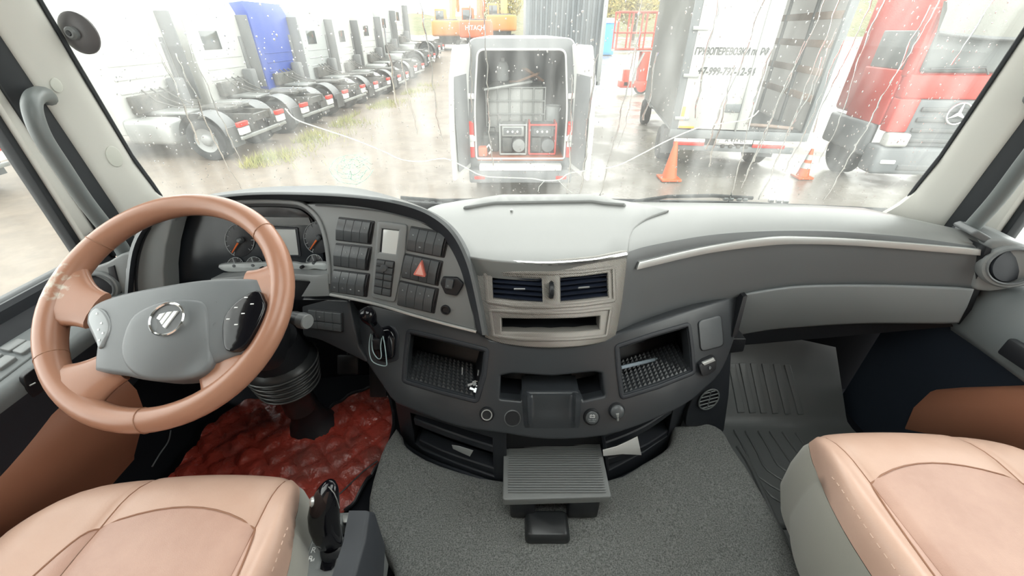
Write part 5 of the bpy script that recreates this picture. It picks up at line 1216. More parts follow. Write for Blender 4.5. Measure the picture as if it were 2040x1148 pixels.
# ================================================================ seats
def seat(X4, yf, zt, lab, kout):
    xc = (X4[0]+X4[3])/2; hw = (X4[3]-X4[0])/2
    def sx(s):
        k = [(-1, X4[0]), (-.5, X4[1]), (.5, X4[2]), (1, X4[3])]
        for (a, xa), (b, xb) in zip(k, k[1:]):
            if s <= b+1e-9: return xa+(xb-xa)*(s-a)/(b-a)
    S = thing('seat', lab, 'seat', (xc, yf-.3, -1.149))
    def yfr(s): return yf-.022*abs(s)**2-.075*abs(s)**6
    def P(s, t, lift=0):
        """s across -1..1, t 0 back .. 1 front edge"""
        y0 = -.12; y = y0+(yfr(s)-y0)*t
        x = xc+(sx(s)-xc)*(1-.13*(max(0, t-.7)/.3)**3*s*s)
        z = zt+.012*(1-s*s)-.012*(1-t)
        z += .022*math.exp(-((abs(s)-.82)/.16)**2)*(1-.4*t)                  # bolsters
        z -= .006*math.exp(-((abs(s)-.50)/.03)**2)                           # seam dips
        e = max(0, abs(s)-.90)/.10; f = max(0, t-.85)/.15; z -= (.050*e*e+.066*f*f)/(e*e+f*f+1e-9)*(1-math.sqrt(max(0, 1-min(1, e*e+f*f))))
        return V((x, y, z+lift))
    ss = sorted(set([-1+i/24 for i in range(49)]+[-.99, .99, -.975, .975, -.5, .5, -.53, .53, -.47, .47])); tt = [0, .1, .2, .3, .4, .5, .6, .7, .78, .83, .87, .90, .93, .955, .975, .99, 1.0]
    bm = NB(); gridsurf(bm, [[P(s, t) for s in ss] for t in tt], flip=False)
    bmesh.ops.recalc_face_normals(bm, faces=bm.faces[:])
    if sum(f.normal.z for f in bm.faces) < 0:
        for f in bm.faces: f.normal_flip()
    cu = obj('cushion', bm, M_leather, S, label='tan leather seat cushion', ang=80)
    # perforated middle panels, one each side of the straight seams, with an arched front edge
    def arc(s): return .735-.10*abs(s/.62)**2.4 if abs(s) < .62 else 0
    for a, b in ((-.5, .5), (.505, .66), (-.66, -.505)):
        bm = NB(); n = 24 if b-a > .5 else 8; rows = []
        for i in range(n+1):
            s = a+(b-a)*i/n; top = .845-.045*(s/.5)**2 if abs(s) <= .5 else max(.0, .80-.30*((abs(s)-.5)/.16)**2.2)
            rows.append([P(s, top*k/14, .0018 if 0 < k < 14 else .0004) for k in range(15)])
        gridsurf(bm, rows); bmesh.ops.recalc_face_normals(bm, faces=bm.faces[:])
        if sum(f.normal.z for f in bm.faces) < 0:
            for f in bm.faces: f.normal_flip()
        obj('perforated_panel', bm, M_insert, cu, ang=80)
    for s0 in (-.5, .5):
        bm = NB(); tube(bm, [P(s0, t, .0003) for t in [k/30 for k in range(31)]], .0016, 5); obj('seam', bm, M_seam, cu)
    arcp = [(-.66, 0)]+[(-(.66-.16*(k/10)), .80-.30*((.16-.16*k/10)/.16)**2.2) for k in range(11)]+[(s/10, .845-.045*(s/5)**2) for s in range(-5, 6)]+[(.5+.16*k/10, .80-.30*(k/10)**2.2) for k in range(11)]+[(.66, 0)]
    bm = NB(); tube(bm, [P(s, t, .001) for s, t in arcp], .0015, 5); obj('arched_seam', bm, M_seam, cu)
    for sd in (-1, 1):
        for k in range(26):
            t0 = .30+k*.0245; bm = NB(); tube(bm, [P(sd*.955, t0, .0012), P(sd*.955, t0+.012, .0012)], .0009, 4); obj('stitch', bm, M_thread, cu)
    # fabric skirt and base
    bm = NB(); rim = [P(-1, t) for t in tt]+[P(s, 1.0) for s in ss[1:-1]]+[P(1, t) for t in tt[::-1]]
    c = V((xc, .2, 0)); loops = []
    for dz, k in ((-.002, .998), (-.02, 1+kout*.6), (-.06, 1+kout), (-.13, 1+kout*.6), (-.19, .95)):
        loops.append([V((c.x+(p.x-c.x)*k, c.y+(p.y-c.y)*(1+(k-1)*.7), p.z+dz if dz > -.05 else (zt-.075+dz))) for p in rim])
    R = [[bm.verts.new(p) for p in L] for L in loops]
    for a, b in zip(R, R[1:]): bridge(bm, a, b, False)
    bmesh.ops.recalc_face_normals(bm, faces=bm.faces[:]); obj('fabric_skirt', bm, M_skirt, S, label='grey fabric side of the cushion', ang=80)
    bm = NB(); box2(bm, (xc-hw*.7, -.1, -1.135), (xc+hw*.7, yf-.10, zt-.24), .02); obj('base', bm, M_black, S)
    bm = NB(); rows = []
    for t in [k/10 for k in range(11)]:
        z = zt-.02+.72*t; rows.append([V((xc+hw*.95*math.cos(a), -.20-.10*t+.075*math.sin(a), z)) for a in [2*math.pi*k/20 for k in range(20)]])
    loft(bm, rows, True); bmesh.ops.recalc_face_normals(bm, faces=bm.faces[:]); obj('backrest', bm, M_leather, S, ang=80)
    return S
seat((-.865, -.690, -.430, -.365), .475, -.705, 'tan leather driver seat cushion behind the steering wheel', .03)
seat((.590, .660, .940, 1.075), .575, -.705, 'tan leather passenger seat cushion with grey fabric side', .03)
# ================================================================ outside: wipers
M_wiper = mat('wiper_black', (.025, .028, .03), .4)
def SWo(p): return p.y-WY(p.x, p.z)-.035
def wiper(lab, arm, blade, ribs):
    t = thing('windscreen_wiper', lab, 'wiper', hit(*arm[0], SWo), 'wipers at the foot of the windscreen')
    bm = NB(); tube(bm, [hit(*p, SWo) for p in arm], .006, 6, flat=(1, .6)); obj('wiper_arm', bm, M_wiper, t)
    bm = NB(); tube(bm, [hit(p[0], p[1], SWo)+V((0, -.012, 0)) for p in blade], .004, 6); bl = obj('wiper_blade', bm, M_wiper, t)
    for u, v in ribs:
        bm = NB(); box(bm, hit(u, v, SWo)+V((0, .0, .0)), (.014, .012, .010), None, .002); obj('blade_clip', bm, M_steel, bl)
wiper('long black wiper lying at the foot of the windscreen right of centre', PX(1262, 402, 1330, 392, 1420, 390, 1500, 395), PX(1312, 398, 1400, 399, 1500, 402, 1640, 409), PX(1445, 396, 1456, 396.5, 1472, 397, 1484, 397.5, 1536, 400, 1551, 401, 1565, 402))
wiper('black wiper lying left of the centre console top', PX(798, 394, 840, 397, 905, 402), PX(815, 399, 860, 403, 918, 406), PX(850, 402, 862, 403, 876, 404))

# ================================================================ outside: vehicles
M_wpaint = mat('white_paint', (.36, .363, .345), .35)
M_wpaint2 = mat('white_paint_cool', (.29, .305, .30), .4)
M_blue = mat('blue_paint', (.022, .055, .27), .4)
M_redp = mat('red_paint', (.42, .04, .028), .4)
M_tyre = mat('tyre_rubber', (.022, .024, .025), .7)
M_rimm = mat('wheel_rim', (.22, .225, .22), .5, .3)
M_chas = mat('chassis_dark', (.035, .038, .038), .6, vary=((.09, .085, .075), 3))
M_gplas = mat('grey_plastic', (.10, .105, .107), .55)
M_vglass = mat('vehicle_glass', (.06, .068, .07), .08, spec=.8)
M_tail = mat('tail_red', (.55, .03, .02), .3)
M_amber = mat('amber', (.75, .28, .03), .35)
M_plate = mat('number_plate', (.6, .6, .57), .5)
M_org = mat('machine_orange', (.46, .085, .018), .45)
M_lift = mat('lift_red', (.42, .045, .018), .45)
M_yel = mat('machine_yellow', (.42, .17, .03), .5)
M_wood = mat('raw_wood', (.30, .235, .195), .75, vary=((.24, .18, .145), 5))
M_board = mat('brown_board', (.20, .095, .045), .7, vary=((.13, .06, .03), 5))
M_galv = mat('galvanised', (.30, .31, .30), .4, .5)
M_gbox = fracture('curtain_grey', (.46, .465, .455))
M_gboxd = mat('box_frame_grey', (.13, .14, .142), .5)
def wheel_(par, c, r, w, axis='y', dual=False):
    d = V((0, 1, 0)) if axis == 'y' else V((1, 0, 0)); M = axis_frame(V(c)-d*w/2, d)
    bm = NB(); lathe(bm, M, [(r*.58, .02), (r*.80, 0), (r*.96, .02), (r, .07), (r, w-.07), (r*.96, w-.02), (r*.80, w), (r*.58, w-.02)], 28); t = obj('tyre', bm, M_tyre, par)
    bm = NB(); lathe(bm, M, [(r*.58, .02), (r*.52, .05), (r*.30, .07), (r*.26, .02), (r*.18, -.01), (0, -.012)], 24); lathe(bm, M, [(r*.58, w-.02), (r*.52, w-.05), (r*.30, w-.07), (r*.26, w-.02), (r*.18, w+.01), (0, w+.012)], 24)
    bmesh.ops.recalc_face_normals(bm, faces=bm.faces[:]); obj('wheel_disc', bm, M_rimm, t)
    for k in range(8):
        a = k*math.pi/4
        for q, s in ((.055, -1), (w-.055, 1)):
            pass
    return t
def rbox(bm, a, b, r=.06): box2(bm, a, b, r, 3)
def make_tractor(cabm, side_tank=True, deflect=True):
    t = thing('tractor_unit', 'tractor', 'truck', (0, 0, 0))
    for s in (-1, 1):
        bm = NB(); box2(bm, (-5.4, s*.42-.045, .78), (-.05, s*.42+.045, 1.02)); obj('frame_rail', bm, M_chas, t)
    for x in (-.12, -1.0, -2.1, -3.2): bm = NB(); box2(bm, (x-.05, -.4, .82), (x+.05, .4, .98)); obj('cross_member', bm, M_chas, t)
    for s in (-1, 1):
        wheel_(t, (-.95, s*.93, .50), .50, .56); wheel_(t, (-4.0, s*1.05, .50), .50, .34)
        bm = NB(); n = 12; arc = [(-.95+.60*math.cos(math.pi*(.06+.88*k/n)), .50+.62*math.sin(math.pi*(.06+.88*k/n))) for k in range(n+1)]
        gridsurf(bm, [[V((x, s*.93+dy, z)) for x, z in arc] for dy in (-.30, .30)]); gridsurf(bm, [[V((x, s*.93+dy, z+.025)) for x, z in arc] for dy in (-.30, .30)])
        bmesh.ops.recalc_face_normals(bm, faces=bm.faces[:]); obj('rear_fender', bm, M_gplas, t)
        bm = NB(); box2(bm, (-.33, s*.93-.26, .32), (-.30, s*.93+.26, .80)); obj('mud_flap', bm, M_gplas, t)
        bm = NB(); box2(bm, (-.12, s*.90-.20, .80), (-.02, s*.90+.20, .91), .015); tl_ = obj('tail_lamp', bm, M_tail, t)
        bm = NB(); box2(bm, (-.10, s*.90-.20, .62), (-.03, s*.90+.20, .78), .01); obj('rear_plate', bm, M_plate, t)
        if side_tank:
            bm = NB(); rbox(bm, (-2.95, s*1.15-.30 if s > 0 else -1.22, .38), (-1.75, 1.22 if s > 0 else -.62, .98), .12); obj('fuel_tank', bm, M_galv if s < 0 else M_wpaint2, t)
    bm = NB(); box2(bm, (-.10, -1.1, .50), (-.04, 1.1, .58), .01); obj('bumper_bar', bm, M_galv, t)
    bm = NB(); M = frame(V((-1.05, 0, 1.10)), (1, 0, 0), (0, 1, 0)); prism(bm, M, [(.48, .10), (.48, .42), (.05, .47), (-.35, .42), (-.45, .2), (-.45, -.2), (-.35, -.42), (.05, -.47), (.48, -.42), (.48, -.10), (.05, -.04), (.05, .04)], 0, .07, .015); obj('fifth_wheel', bm, M_chas, t)
    bm = NB(); box2(bm, (-1.35, -.42, 1.0), (-.75, .42, 1.10)); obj('coupling_mount', bm, M_chas, t)
    bm = NB(); box2(bm, (-2.9, -.5, .98), (-1.7, .5, 1.06), .02); obj('catwalk', bm, M_galv, t)
    # cab: side profile extruded across, rounded
    prof = [(-3.62, 1.05), (-3.60, 3.35), (-3.75, 3.72), (-4.9, 3.62), (-5.55, 3.0), (-5.82, 2.0), (-5.88, 1.2), (-5.86, .45), (-5.3, .42), (-5.28, .85), (-4.25, .9), (-4.2, .6), (-3.66, .6)]
    bm = NB(); CS = .75; M = frame(V((CS, 1.24, 0)), (1, 0, 0), (0, 0, 1)); prism(bm, M, prof, 0, 2.48, .07); cab = obj('cab', bm, cabm, t, ang=40)
    for s in (-1, 1):
        bm = NB(); y = s*1.245; q = [(-5.45, 2.05), (-5.25, 2.85), (-4.55, 2.95), (-4.45, 2.15)]
        prism(bm, frame(V((CS, y-.01, 0)), (1, 0, 0), (0, 0, 1)), q, -.012, .012 if s < 0 else -.0) if s < 0 else prism(bm, frame(V((CS, y+.012, 0)), (1, 0, 0), (0, 0, 1)), q, 0, .012); obj('side_window', bm, M_vglass, cab)
        if deflect and s > 0:
            bm = NB(); box2(bm, (-2.850, s*1.20-.02, 1.15), (-2.45, s*1.20+.02, 3.3), .01); obj('side_fairing', bm, M_gplas, cab)
            bm = NB(); box2(bm, (-2.890, s*1.05-.05, 1.4), (-2.790, s*1.05+.05, 2.7), .02); obj('air_duct', bm, M_gplas, cab)
    bm = NB(); box2(bm, (-2.880, -.75, 2.35), (-2.845, .05, 2.85), .01); obj('rear_window', bm, M_vglass, cab)
    for z in (1.5, 1.8, 2.1): bm = NB(); box2(bm, (-2.880, -.9, z), (-2.850, .9, z+.04), .005); obj('rear_crease', bm, cabm, cab)
    bm = NB(); box2(bm, (-2.830, -.85, 1.05), (-2.650, .85, 1.45), .02); obj('rear_equipment', bm, M_chas, cab)
    for y in (-.3, 0, .3): bm = NB(); tube(bm, [V((-2.82, y, 1.55)), V((-2.5, y*1.2, 1.3)), V((-2.1, y, 1.15)), V((-1.6, y*.5, 1.12))], .025, 6); obj('air_hose', bm, M_chas, t)
    bm = NB(); box2(bm, (-2.80, .55, 1.0), (-2.45, .85, 1.75), .05); obj('exhaust_stack', bm, M_gplas, t)
    return t
tr0 = make_tractor(M_wpaint)
def recol(o, m_from, m_to):
    for ch in [o]+list(o.children_recursive):
        for sl_ in ch.material_slots:
            if sl_.material == m_from: sl_.link = 'OBJECT'; sl_.material = m_to
RX = table([(8, -7.0), (11.7, -6.75), (18, -6.35), (25, -5.75), (31, -5.2), (36, -4.9)])
row = [(11.75, 'white tractor unit nearest the windscreen, first of the parked row', None), (14.95, 'white tractor unit with small rear window, between the nearest one and the blue one', None), (18.15, 'blue tractor unit in the row of white ones', M_blue), (21.35, 'white tractor unit parked directly beyond the blue one', M_wpaint2), (24.5, 'white tractor unit, second beyond the blue one', None), (27.6, 'white tractor unit, third beyond the blue one', None), (30.7, 'white tractor unit, fourth beyond the blue one', M_wpaint2), (33.8, 'white tractor unit farthest away at the end of the row', None)]
for i, (y, lab, m_) in enumerate(row):
    o = tr0 if i == 0 else dup(tr0)
    o['label'] = lab; o['group'] = 'tractor units parked in a row'
    o.location = (RX(y), y, gh(RX(y), min(y, 24))-.0+(.0 if y < 24 else gh(RX(y), y)-gh(RX(y), 24))); o.rotation_euler = (0, 0, math.radians(random.uniform(-2, 2)-2))
    if m_: recol(o, M_wpaint, m_)
def drop_part(root, nm):
    for ch in list(root.children_recursive):
        if ch.name.split('.')[0] == nm: bpy.data.objects.remove(ch)
blue_ = [q for q in SC.objects if q.get('label', '').startswith('blue tractor')][0]
o = dup(tr0); o['label'] = 'white tractor unit seen through the left door window'; o.location = (-10.2, 7.3, GZ); o.rotation_euler = (0, 0, .1)
drop_part(tr0, 'rear_window'); drop_part(blue_, 'rear_window')

# ---------------------------------------------------------------- panel van with its rear doors open
VY = 7.85; VX = .16
M_vanw = mat('van_white', (.50, .50, .485), .35)
van = thing('panel_van', 'white panel van with open rear doors loaded with tools', 'van', (VX, VY, GZ))
M_vgrey = mat('van_grey_and_shade', (.15, .155, .158), .5)  # grey of bumper and linings; on the rear frame it paints shade
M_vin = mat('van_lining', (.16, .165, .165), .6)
def vprof(w0, w1, z0, z1, r): return rp_([(-w0, z0), (w0, z0), (w0*.995, z0+.9), (w1, z1), (-w1, z1), (-w0*.995, z0+.9)], [.05, .05, .3, r, r, .3], 6)
po = vprof(1.0, .88, .55, 2.74, .16); pi_ = vprof(.84, .74, .78, 2.58, .12)
bm = NB(); lo = [[V((VX+p.x*k, VY+d, GZ+z0+p.y*kz)) for p in po] for d, k, kz, z0 in ((0, 1, 1, 0), (.04, 1.02, 1.003, 0), (4.2, 1.02, 1.0, 0), (5.0, .97, .78, .1), (5.8, .85, .42, .25))]
loft(bm, lo, True, (False, True)); bmesh.ops.recalc_face_normals(bm, faces=bm.faces[:]); vb_ = obj('body', bm, M_vanw, van, ang=50)
bm = NB(); A = [bm.verts.new(V((VX+p.x, VY, GZ+p.y))) for p in po]; B_ = [bm.verts.new(V((VX+p.x, VY-.01, GZ+p.y))) for p in pi_]; bridge(bm, A, B_); bmesh.ops.recalc_face_normals(bm, faces=bm.faces[:])
for f in bm.faces:
    if f.normal.y > 0: f.normal_flip()
obj('rear_frame', bm, M_vgrey, van)
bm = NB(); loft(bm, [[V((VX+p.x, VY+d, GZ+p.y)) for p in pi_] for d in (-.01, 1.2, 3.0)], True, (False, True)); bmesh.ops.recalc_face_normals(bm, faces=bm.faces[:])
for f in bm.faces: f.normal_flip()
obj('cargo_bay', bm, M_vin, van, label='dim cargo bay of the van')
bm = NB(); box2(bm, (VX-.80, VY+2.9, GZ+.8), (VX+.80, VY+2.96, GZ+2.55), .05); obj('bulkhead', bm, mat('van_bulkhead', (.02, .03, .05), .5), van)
bm = NB(); tube(bm, [V((VX+p.x*1.0, VY-.014, GZ+p.y)) for p in pi_], .018, 6, True); obj('door_seal', bm, M_vanw, van)
bm = NB(); box2(bm, (VX-.82, VY-.01, GZ+.74), (VX+.82, VY+2.9, GZ+.80)); obj('cargo_floor', bm, mat('red_brown_floor', (.28, .10, .055), .6), van)
bm = NB(); box2(bm, (VX-.98, VY-.20, GZ+.36), (VX+.98, VY+.1, GZ+.62), .04); bmp = obj('bumper', bm, M_vgrey, van)
bm = NB(); box2(bm, (VX-.78, VY-.21, GZ+.60), (VX+.78, VY-.0, GZ+.70), .015); obj('step', bm, M_vanw, bmp)
for s in (-1, 1):
    bm = NB(); box2(bm, (VX+s*.92-.055, VY-.035, GZ+.80), (VX+s*.92+.055, VY+.02, GZ+1.45), .02); tl_ = obj('tail_lamp', bm, M_tail, van)
    bm = NB(); box2(bm, (VX+s*.92-.05, VY-.042, GZ+1.0), (VX+s*.92+.05, VY-.02, GZ+1.22), .01); obj('clear_lens', bm, M_plate, tl_)
    bm = NB(); box2(bm, (VX+s*.78-.10, VY-.21, GZ+.44), (VX+s*.78+.10, VY-.19, GZ+.50), .005); obj('reflector', bm, M_tail, bmp)
    # door, hinged at the corner and swung out towards the viewer
    hx = VX+s*.95; ang = math.radians(13)*s; Rz = Matrix.Rotation(ang, 3, 'Z')
    bm = NB(); secs = []
    for z, w_, dx in ((.62, .86, .03), (1.5, .86, .02), (2.2, .84, -.02), (2.66, .78, -.09)):
        L = []
        for a, b in ((-.03, 0), (.03, 0), (.03, -w_), (-.03, -w_)):
            v = Rz @ V((a, b, 0)); L.append(V((hx+s*dx+v.x, VY-.03+v.y, GZ+z)))
        secs.append(L)
    loft(bm, secs, True); bmesh.ops.recalc_face_normals(bm, faces=bm.faces[:]); bmesh.ops.bevel(bm, geom=bm.edges[:], offset=.015, segments=2, affect='EDGES'); dr = obj('rear_door', bm, M_vanw, van)
    bm = NB(); L = Rz @ V((-s*.04, -.45, 0)); box(bm, (hx+L.x, VY-.03+L.y, GZ+1.5), (.03, .62, 1.5), Rz, .01); obj('door_lining', bm, M_vgrey, dr)
    for z in (1.0, 1.72): bm = NB(); box(bm, (VX+s*.93, VY-.03, GZ+z+.15), (.20, .06, .09), None, .01); obj('hinge', bm, M_vanw, dr)
    for yy in (1.0, 4.3): wheel_(van, (VX+s*.85, VY+yy, GZ+.34), .34, .24, 'x')
# load
CZ = GZ+.80
ibc = thing('tank_in_cage', 'grey plastic liquid tank in a wire cage inside the van', 'tank', (VX-.09, VY+1.35, CZ))
cx_, cy_ = VX-.09, VY+1.35
bm = NB(); box2(bm, (cx_-.56, cy_-.5, CZ+.14), (cx_+.56, cy_+.5, CZ+1.12), .06, 3); obj('tank', bm, mat('tank_plastic', (.33, .335, .32), .5), ibc)
bm = NB(); box2(bm, (cx_-.58, cy_-.52, CZ), (cx_+.58, cy_+.52, CZ+.13)); obj('pallet', bm, M_galv, ibc)
for k in range(6): bm = NB(); x = cx_-.58+k*.232; tube(bm, [V((x, cy_-.53, CZ+.13)), V((x, cy_-.53, CZ+1.13))], .012, 6); obj('cage_bar', bm, M_galv, ibc)
for k in range(5): bm = NB(); z = CZ+.16+k*.24; tube(bm, [V((cx_-.59, cy_-.54, z)), V((cx_+.59, cy_-.54, z))], .012, 6); obj('cage_bar', bm, M_galv, ibc)
random.seed(4)
for k, (x, y, z, l, a, b, nm) in enumerate(((-.25, .70, 1.17, .95, .25, .12, 'long pale plank lying across the tank'), (.10, .85, 1.27, .55, -.3, .35, 'short brown board propped on the tank'), (.24, .92, 1.33, .46, .5, -.5, 'brown board leaning on top of the tank stack'), (.0, 1.3, 1.18, .45, .2, .0, 'brown plank lying flat in the middle of the tank'))):
    bm = NB(); R_ = Matrix.Rotation(a, 3, 'Z') @ Matrix.Rotation(-b, 3, 'Y'); box(bm, (VX+x, VY+y, CZ+z), (l, .18, .04), R_, .004); obj('wooden_board', bm, M_board if k else M_galv, label=nm, cat='board', group='boards on the tank')
bm = NB(); secs = []
for h, k in ((0, .9), (.03, 1), (.25, 1), (.32, .7), (.34, .3), (.40, .3)): secs.append([V((VX-.34+.12*k*math.cos(t), VY+1.2+.09*k*math.sin(t), CZ+1.20+h)) for t in [2*math.pi*j/14 for j in range(14)]])
loft(bm, secs, True); bmesh.ops.recalc_face_normals(bm, faces=bm.faces[:]); obj('jerrycan', bm, M_wpaint2, label='whitish jerrycan standing on the tank', cat='canister')
def genset(nm, lab, x, mframe, mbody, cat='generator'):
    g = thing(nm, lab, cat, (VX+x, VY+.35, CZ)); X, Y = VX+x, VY+.35
    for s in (-1, 1):
        bm = NB(); tube(bm, rp_([V((X+s*.25, Y-.22, CZ+.02)), V((X+s*.25, Y-.22, CZ+.58)), V((X+s*.25, Y+.22, CZ+.58)), V((X+s*.25, Y+.22, CZ+.02))], .05), .018, 7, True); obj('frame_tube', bm, mframe, g)
    for z in (.03, .56): bm = NB(); tube(bm, [V((X-.25, Y-.22, CZ+z)), V((X+.25, Y-.22, CZ+z))], .018, 7); obj('cross_tube', bm, mframe, g)
    bm = NB(); box2(bm, (X-.22, Y-.18, CZ+.34), (X+.22, Y+.2, CZ+.56), .03); obj('fuel_tank', bm, mbody, g)
    bm = NB(); box2(bm, (X-.21, Y-.16, CZ+.05), (X-.02, Y+.18, CZ+.32), .02); obj('engine', bm, M_chas, g)
    bm = NB(); lathe(bm, axis_frame(V((X+.11, Y-.2, CZ+.18)), (0, 1, 0)), [(0, -.01), (.05, -.005), (.12, 0), (.125, .03), (.125, .3)], 20); bmesh.ops.recalc_face_normals(bm, faces=bm.faces[:]); obj('alternator', bm, M_gplas if mbody is M_gplas else M_rimm, g)
    bm = NB(); box2(bm, (X-.18, Y-.20, CZ+.38), (X+.16, Y-.17, CZ+.50), .01); obj('control_panel', bm, M_gplas, g)
    for k in range(3): bm = NB(); lathe(bm, axis_frame(V((X-.10+k*.09, Y-.2, CZ+.44)), (0, -1, 0)), [(.02, 0), (.02, .02), (0, .02)], 10); obj('outlet', bm, M_plate, g)
genset('generator', 'red framed generator on the right of the van floor', .42, M_redp, M_gplas)
genset('pump_unit', 'grey framed pump unit in the middle of the van floor', -.14, M_galv, M_galv, 'pump')
t = thing('tool_bag', 'black bag of tools on the left of the van floor', 'bag', (VX-.58, VY+.60, CZ))
bm = NB(); box(bm, (VX-.58, VY+.60, CZ+.16), (.34, .42, .32), None, .06, 3); obj('bag_body', bm, M_chas, t)
bm = NB(); tube(bm, [V((VX-.68, VY+.55, CZ+.3)), V((VX-.66, VY+.55, CZ+.44)), V((VX-.50, VY+.55, CZ+.44)), V((VX-.48, VY+.55, CZ+.3))], .014, 6); obj('bag_handle', bm, M_tyre, t)
t = thing('power_tool', 'small orange power tool at the left rear of the van', 'power tool', (VX-.72, VY+.06, CZ))
bm = NB(); box(bm, (VX-.72, VY+.08, CZ+.10), (.17, .16, .18), None, .03); obj('tool_body', bm, M_org, t)
bm = NB(); tube(bm, [V((VX-.66, VY+.06, CZ+.15)), V((VX-.60, VY+.06, CZ+.22)), V((VX-.55, VY+.06, CZ+.12)), V((VX-.60, VY+.06, CZ+.05))], .02, 6); obj('tool_handle', bm, M_plate, t)
t = thing('bucket', 'white plastic bucket behind the generator in the van', 'bucket', (VX+.68, VY+.95, CZ+.42))
bm = NB(); lathe(bm, axis_frame(V((VX+.66, VY+.95, CZ+.02)), (0, 0, 1)), [(.10, 0), (.12, 0), (.15, .75), (.16, .76), (.14, .76), (.11, .1), (0, .1)], 20); obj('pail', bm, M_wpaint2, t)
bm = NB(); tube(bm, [V((VX+.66+.155*math.cos(a), VY+.90-.04*math.sin(a), CZ+.74-.10*math.sin(a))) for a in [k*math.pi/10 for k in range(11)]], .008, 5); obj('bail', bm, M_steel, t)

# ---------------------------------------------------------------- box truck with one rear door open
BA = math.radians(-9.5); bx0 = aty(1341, 258, 9.2); BO = V((bx0.x, 9.2, GZ)); BW = 2.62; BLn = 5.4
Bx = V((math.cos(BA), math.sin(BA), 0)); By = V((-math.sin(BA), math.cos(BA), 0)); RB = Matrix.Rotation(BA, 3, 'Z')
bt = thing('box_truck', 'grey box truck with one white rear door open, seen from behind', 'truck', BO)
def bb(nm, m, a, b, par=None, bev=.01, label=None):
    bm = NB(); c = (V(a)+V(b))/2; s = [abs(b[i]-a[i]) for i in range(3)]
    box(bm, BO+Bx*c.x+By*c.y+V((0, 0, c.z)), s, RB, bev); return obj(nm, bm, m, par or bt, label=label)
FLZ = 1.06; TOPZ = 3.9
bb('left_wall', M_gbox, (-.03, .02, FLZ), (.03, BLn, TOPZ), None, 0)
rw = bb('right_wall', M_gbox, (BW-.03, .02, FLZ), (BW+.03, BLn, TOPZ), None, 0)
bb('front_wall', M_gbox, (0, BLn-.05, FLZ), (BW, BLn, TOPZ), None, 0); bb('roof', M_gbox, (0, 0, TOPZ-.04), (BW, BLn, TOPZ), None, 0)
bb('load_floor', M_gboxd, (0, 0, FLZ-.10), (BW, BLn, FLZ), None, 0)
for x in (0, BW): bb('corner_post', M_gboxd, (x-.07, -.05, FLZ-.12), (x+.07, .05, TOPZ))
bb('rear_sill', M_gboxd, (-.07, -.06, FLZ-.17), (BW+.07, .06, FLZ))
for k in range(6):
    z = 1.62+k*.47; q = bb('wooden_slat', M_wood, (BW-.07, .10, z), (BW-.03, BLn-.1, z+.13), rw)
for k in range(3): bb('wall_post', M_gboxd, (BW-.085, 1.2+k*1.4, FLZ), (BW-.03, 1.28+k*1.4, TOPZ), rw)
wd = bb('rear_door', M_wpaint, (.07, -.06, FLZ+.02), (1.50, -.015, TOPZ), None, .01, 'white closed rear door with lettering')
bb('lock_rod', M_galv, (1.22, -.09, FLZ), (1.25, -.06, TOPZ), wd, .004)
for z in (1.25, 2.05, 2.85): bb('hinge', M_galv, (-.03, -.09, z), (.26, -.055, z+.07), wd, .01)
bb('handle_plate', M_gboxd, (.93, -.085, 1.42), (1.22, -.055, 1.58), wd, .02)
bb('marker', M_amber, (.09, -.075, FLZ+.03), (.40, -.06, FLZ+.07), wd, .003); bb('marker', M_amber, (.09, -.075, FLZ+.18), (.15, -.06, FLZ+.45), wd, .003)
def btext(s, size, x, z, sx, sh, nm='lettering'): text(nm, s, size, frame(BO+Bx*x-By*.068+V((0, 0, z)), Bx, V((0, 0, 1))), M_ink, wd, sx=sx, ext=.003, shear=sh, bold=.028)
btext('ГРУЗОПЕРЕВОЗКИ по РФ', .165, .77, 2.50, .66, .12); btext('+7-999-797-12-94', .19, .76, 2.16, .76, .12)
# underside
for s, x in ((0, .38), (1, BW-.62)):
    p_ = bb('underride_plate', M_plate, (x-.32, -.03, .80), (x+.32, .01, .88)); bb('red_stripe', M_tail, (x-.32, -.035, .73), (x+.32, .01, .80), p_)
bb('underride_bar', M_gboxd, (.1, 0, .62), (BW-.1, .08, .74))
np_ = bb('number_plate', M_plate, (.98, -.04, .80), (1.66, -.01, .93)); text('plate_number', 'А 434 ВС', .11, frame(BO+Bx*1.32-By*.045+V((0, 0, .865)), Bx, V((0, 0, 1))), M_ink, np_, ext=.002)
for k in range(4): bb('lamp_dot', M_chas, (1.05+k*.16, -.03, .70), (1.13+k*.16, .02, .77), None, .02)
for x in (.9, 1.6): bb('chassis_rail', M_chas, (x-.05, .1, .62), (x+.05, 7.4, .92), None, 0)
for sx_ in (.22, BW-.22):
    c = BO+Bx*sx_+By*1.7+V((0, 0, .42)); d = Bx; bm = NB(); lathe(bm, axis_frame(c-d*.2, d), [(.2, .02), (.36, 0), (.42, .06), (.42, .34), (.36, .4), (.2, .38)], 22); obj('tyre', bm, M_tyre, bt)
    bb('mud_flap', M_gplas, (sx_-.2, 1.1, .28), (sx_+.2, 1.13, .85), None, 0)
    c = BO+Bx*sx_+By*6.4+V((0, 0, .42)); bm = NB(); lathe(bm, axis_frame(c-d*.14, d), [(.2, .02), (.36, 0), (.42, .05), (.42, .23), (.36, .28), (.2, .26)], 22); obj('tyre', bm, M_tyre, bt)
bb('cab', M_wpaint2, (.2, BLn+.15, .6), (BW-.2, BLn+2.0, 2.5), None, .15)
t = thing('blue_tarp', 'crumpled blue tarpaulin bundle on the box truck floor', 'tarpaulin', BO+Bx*1.9+By*2.5+V((0, 0, FLZ)))
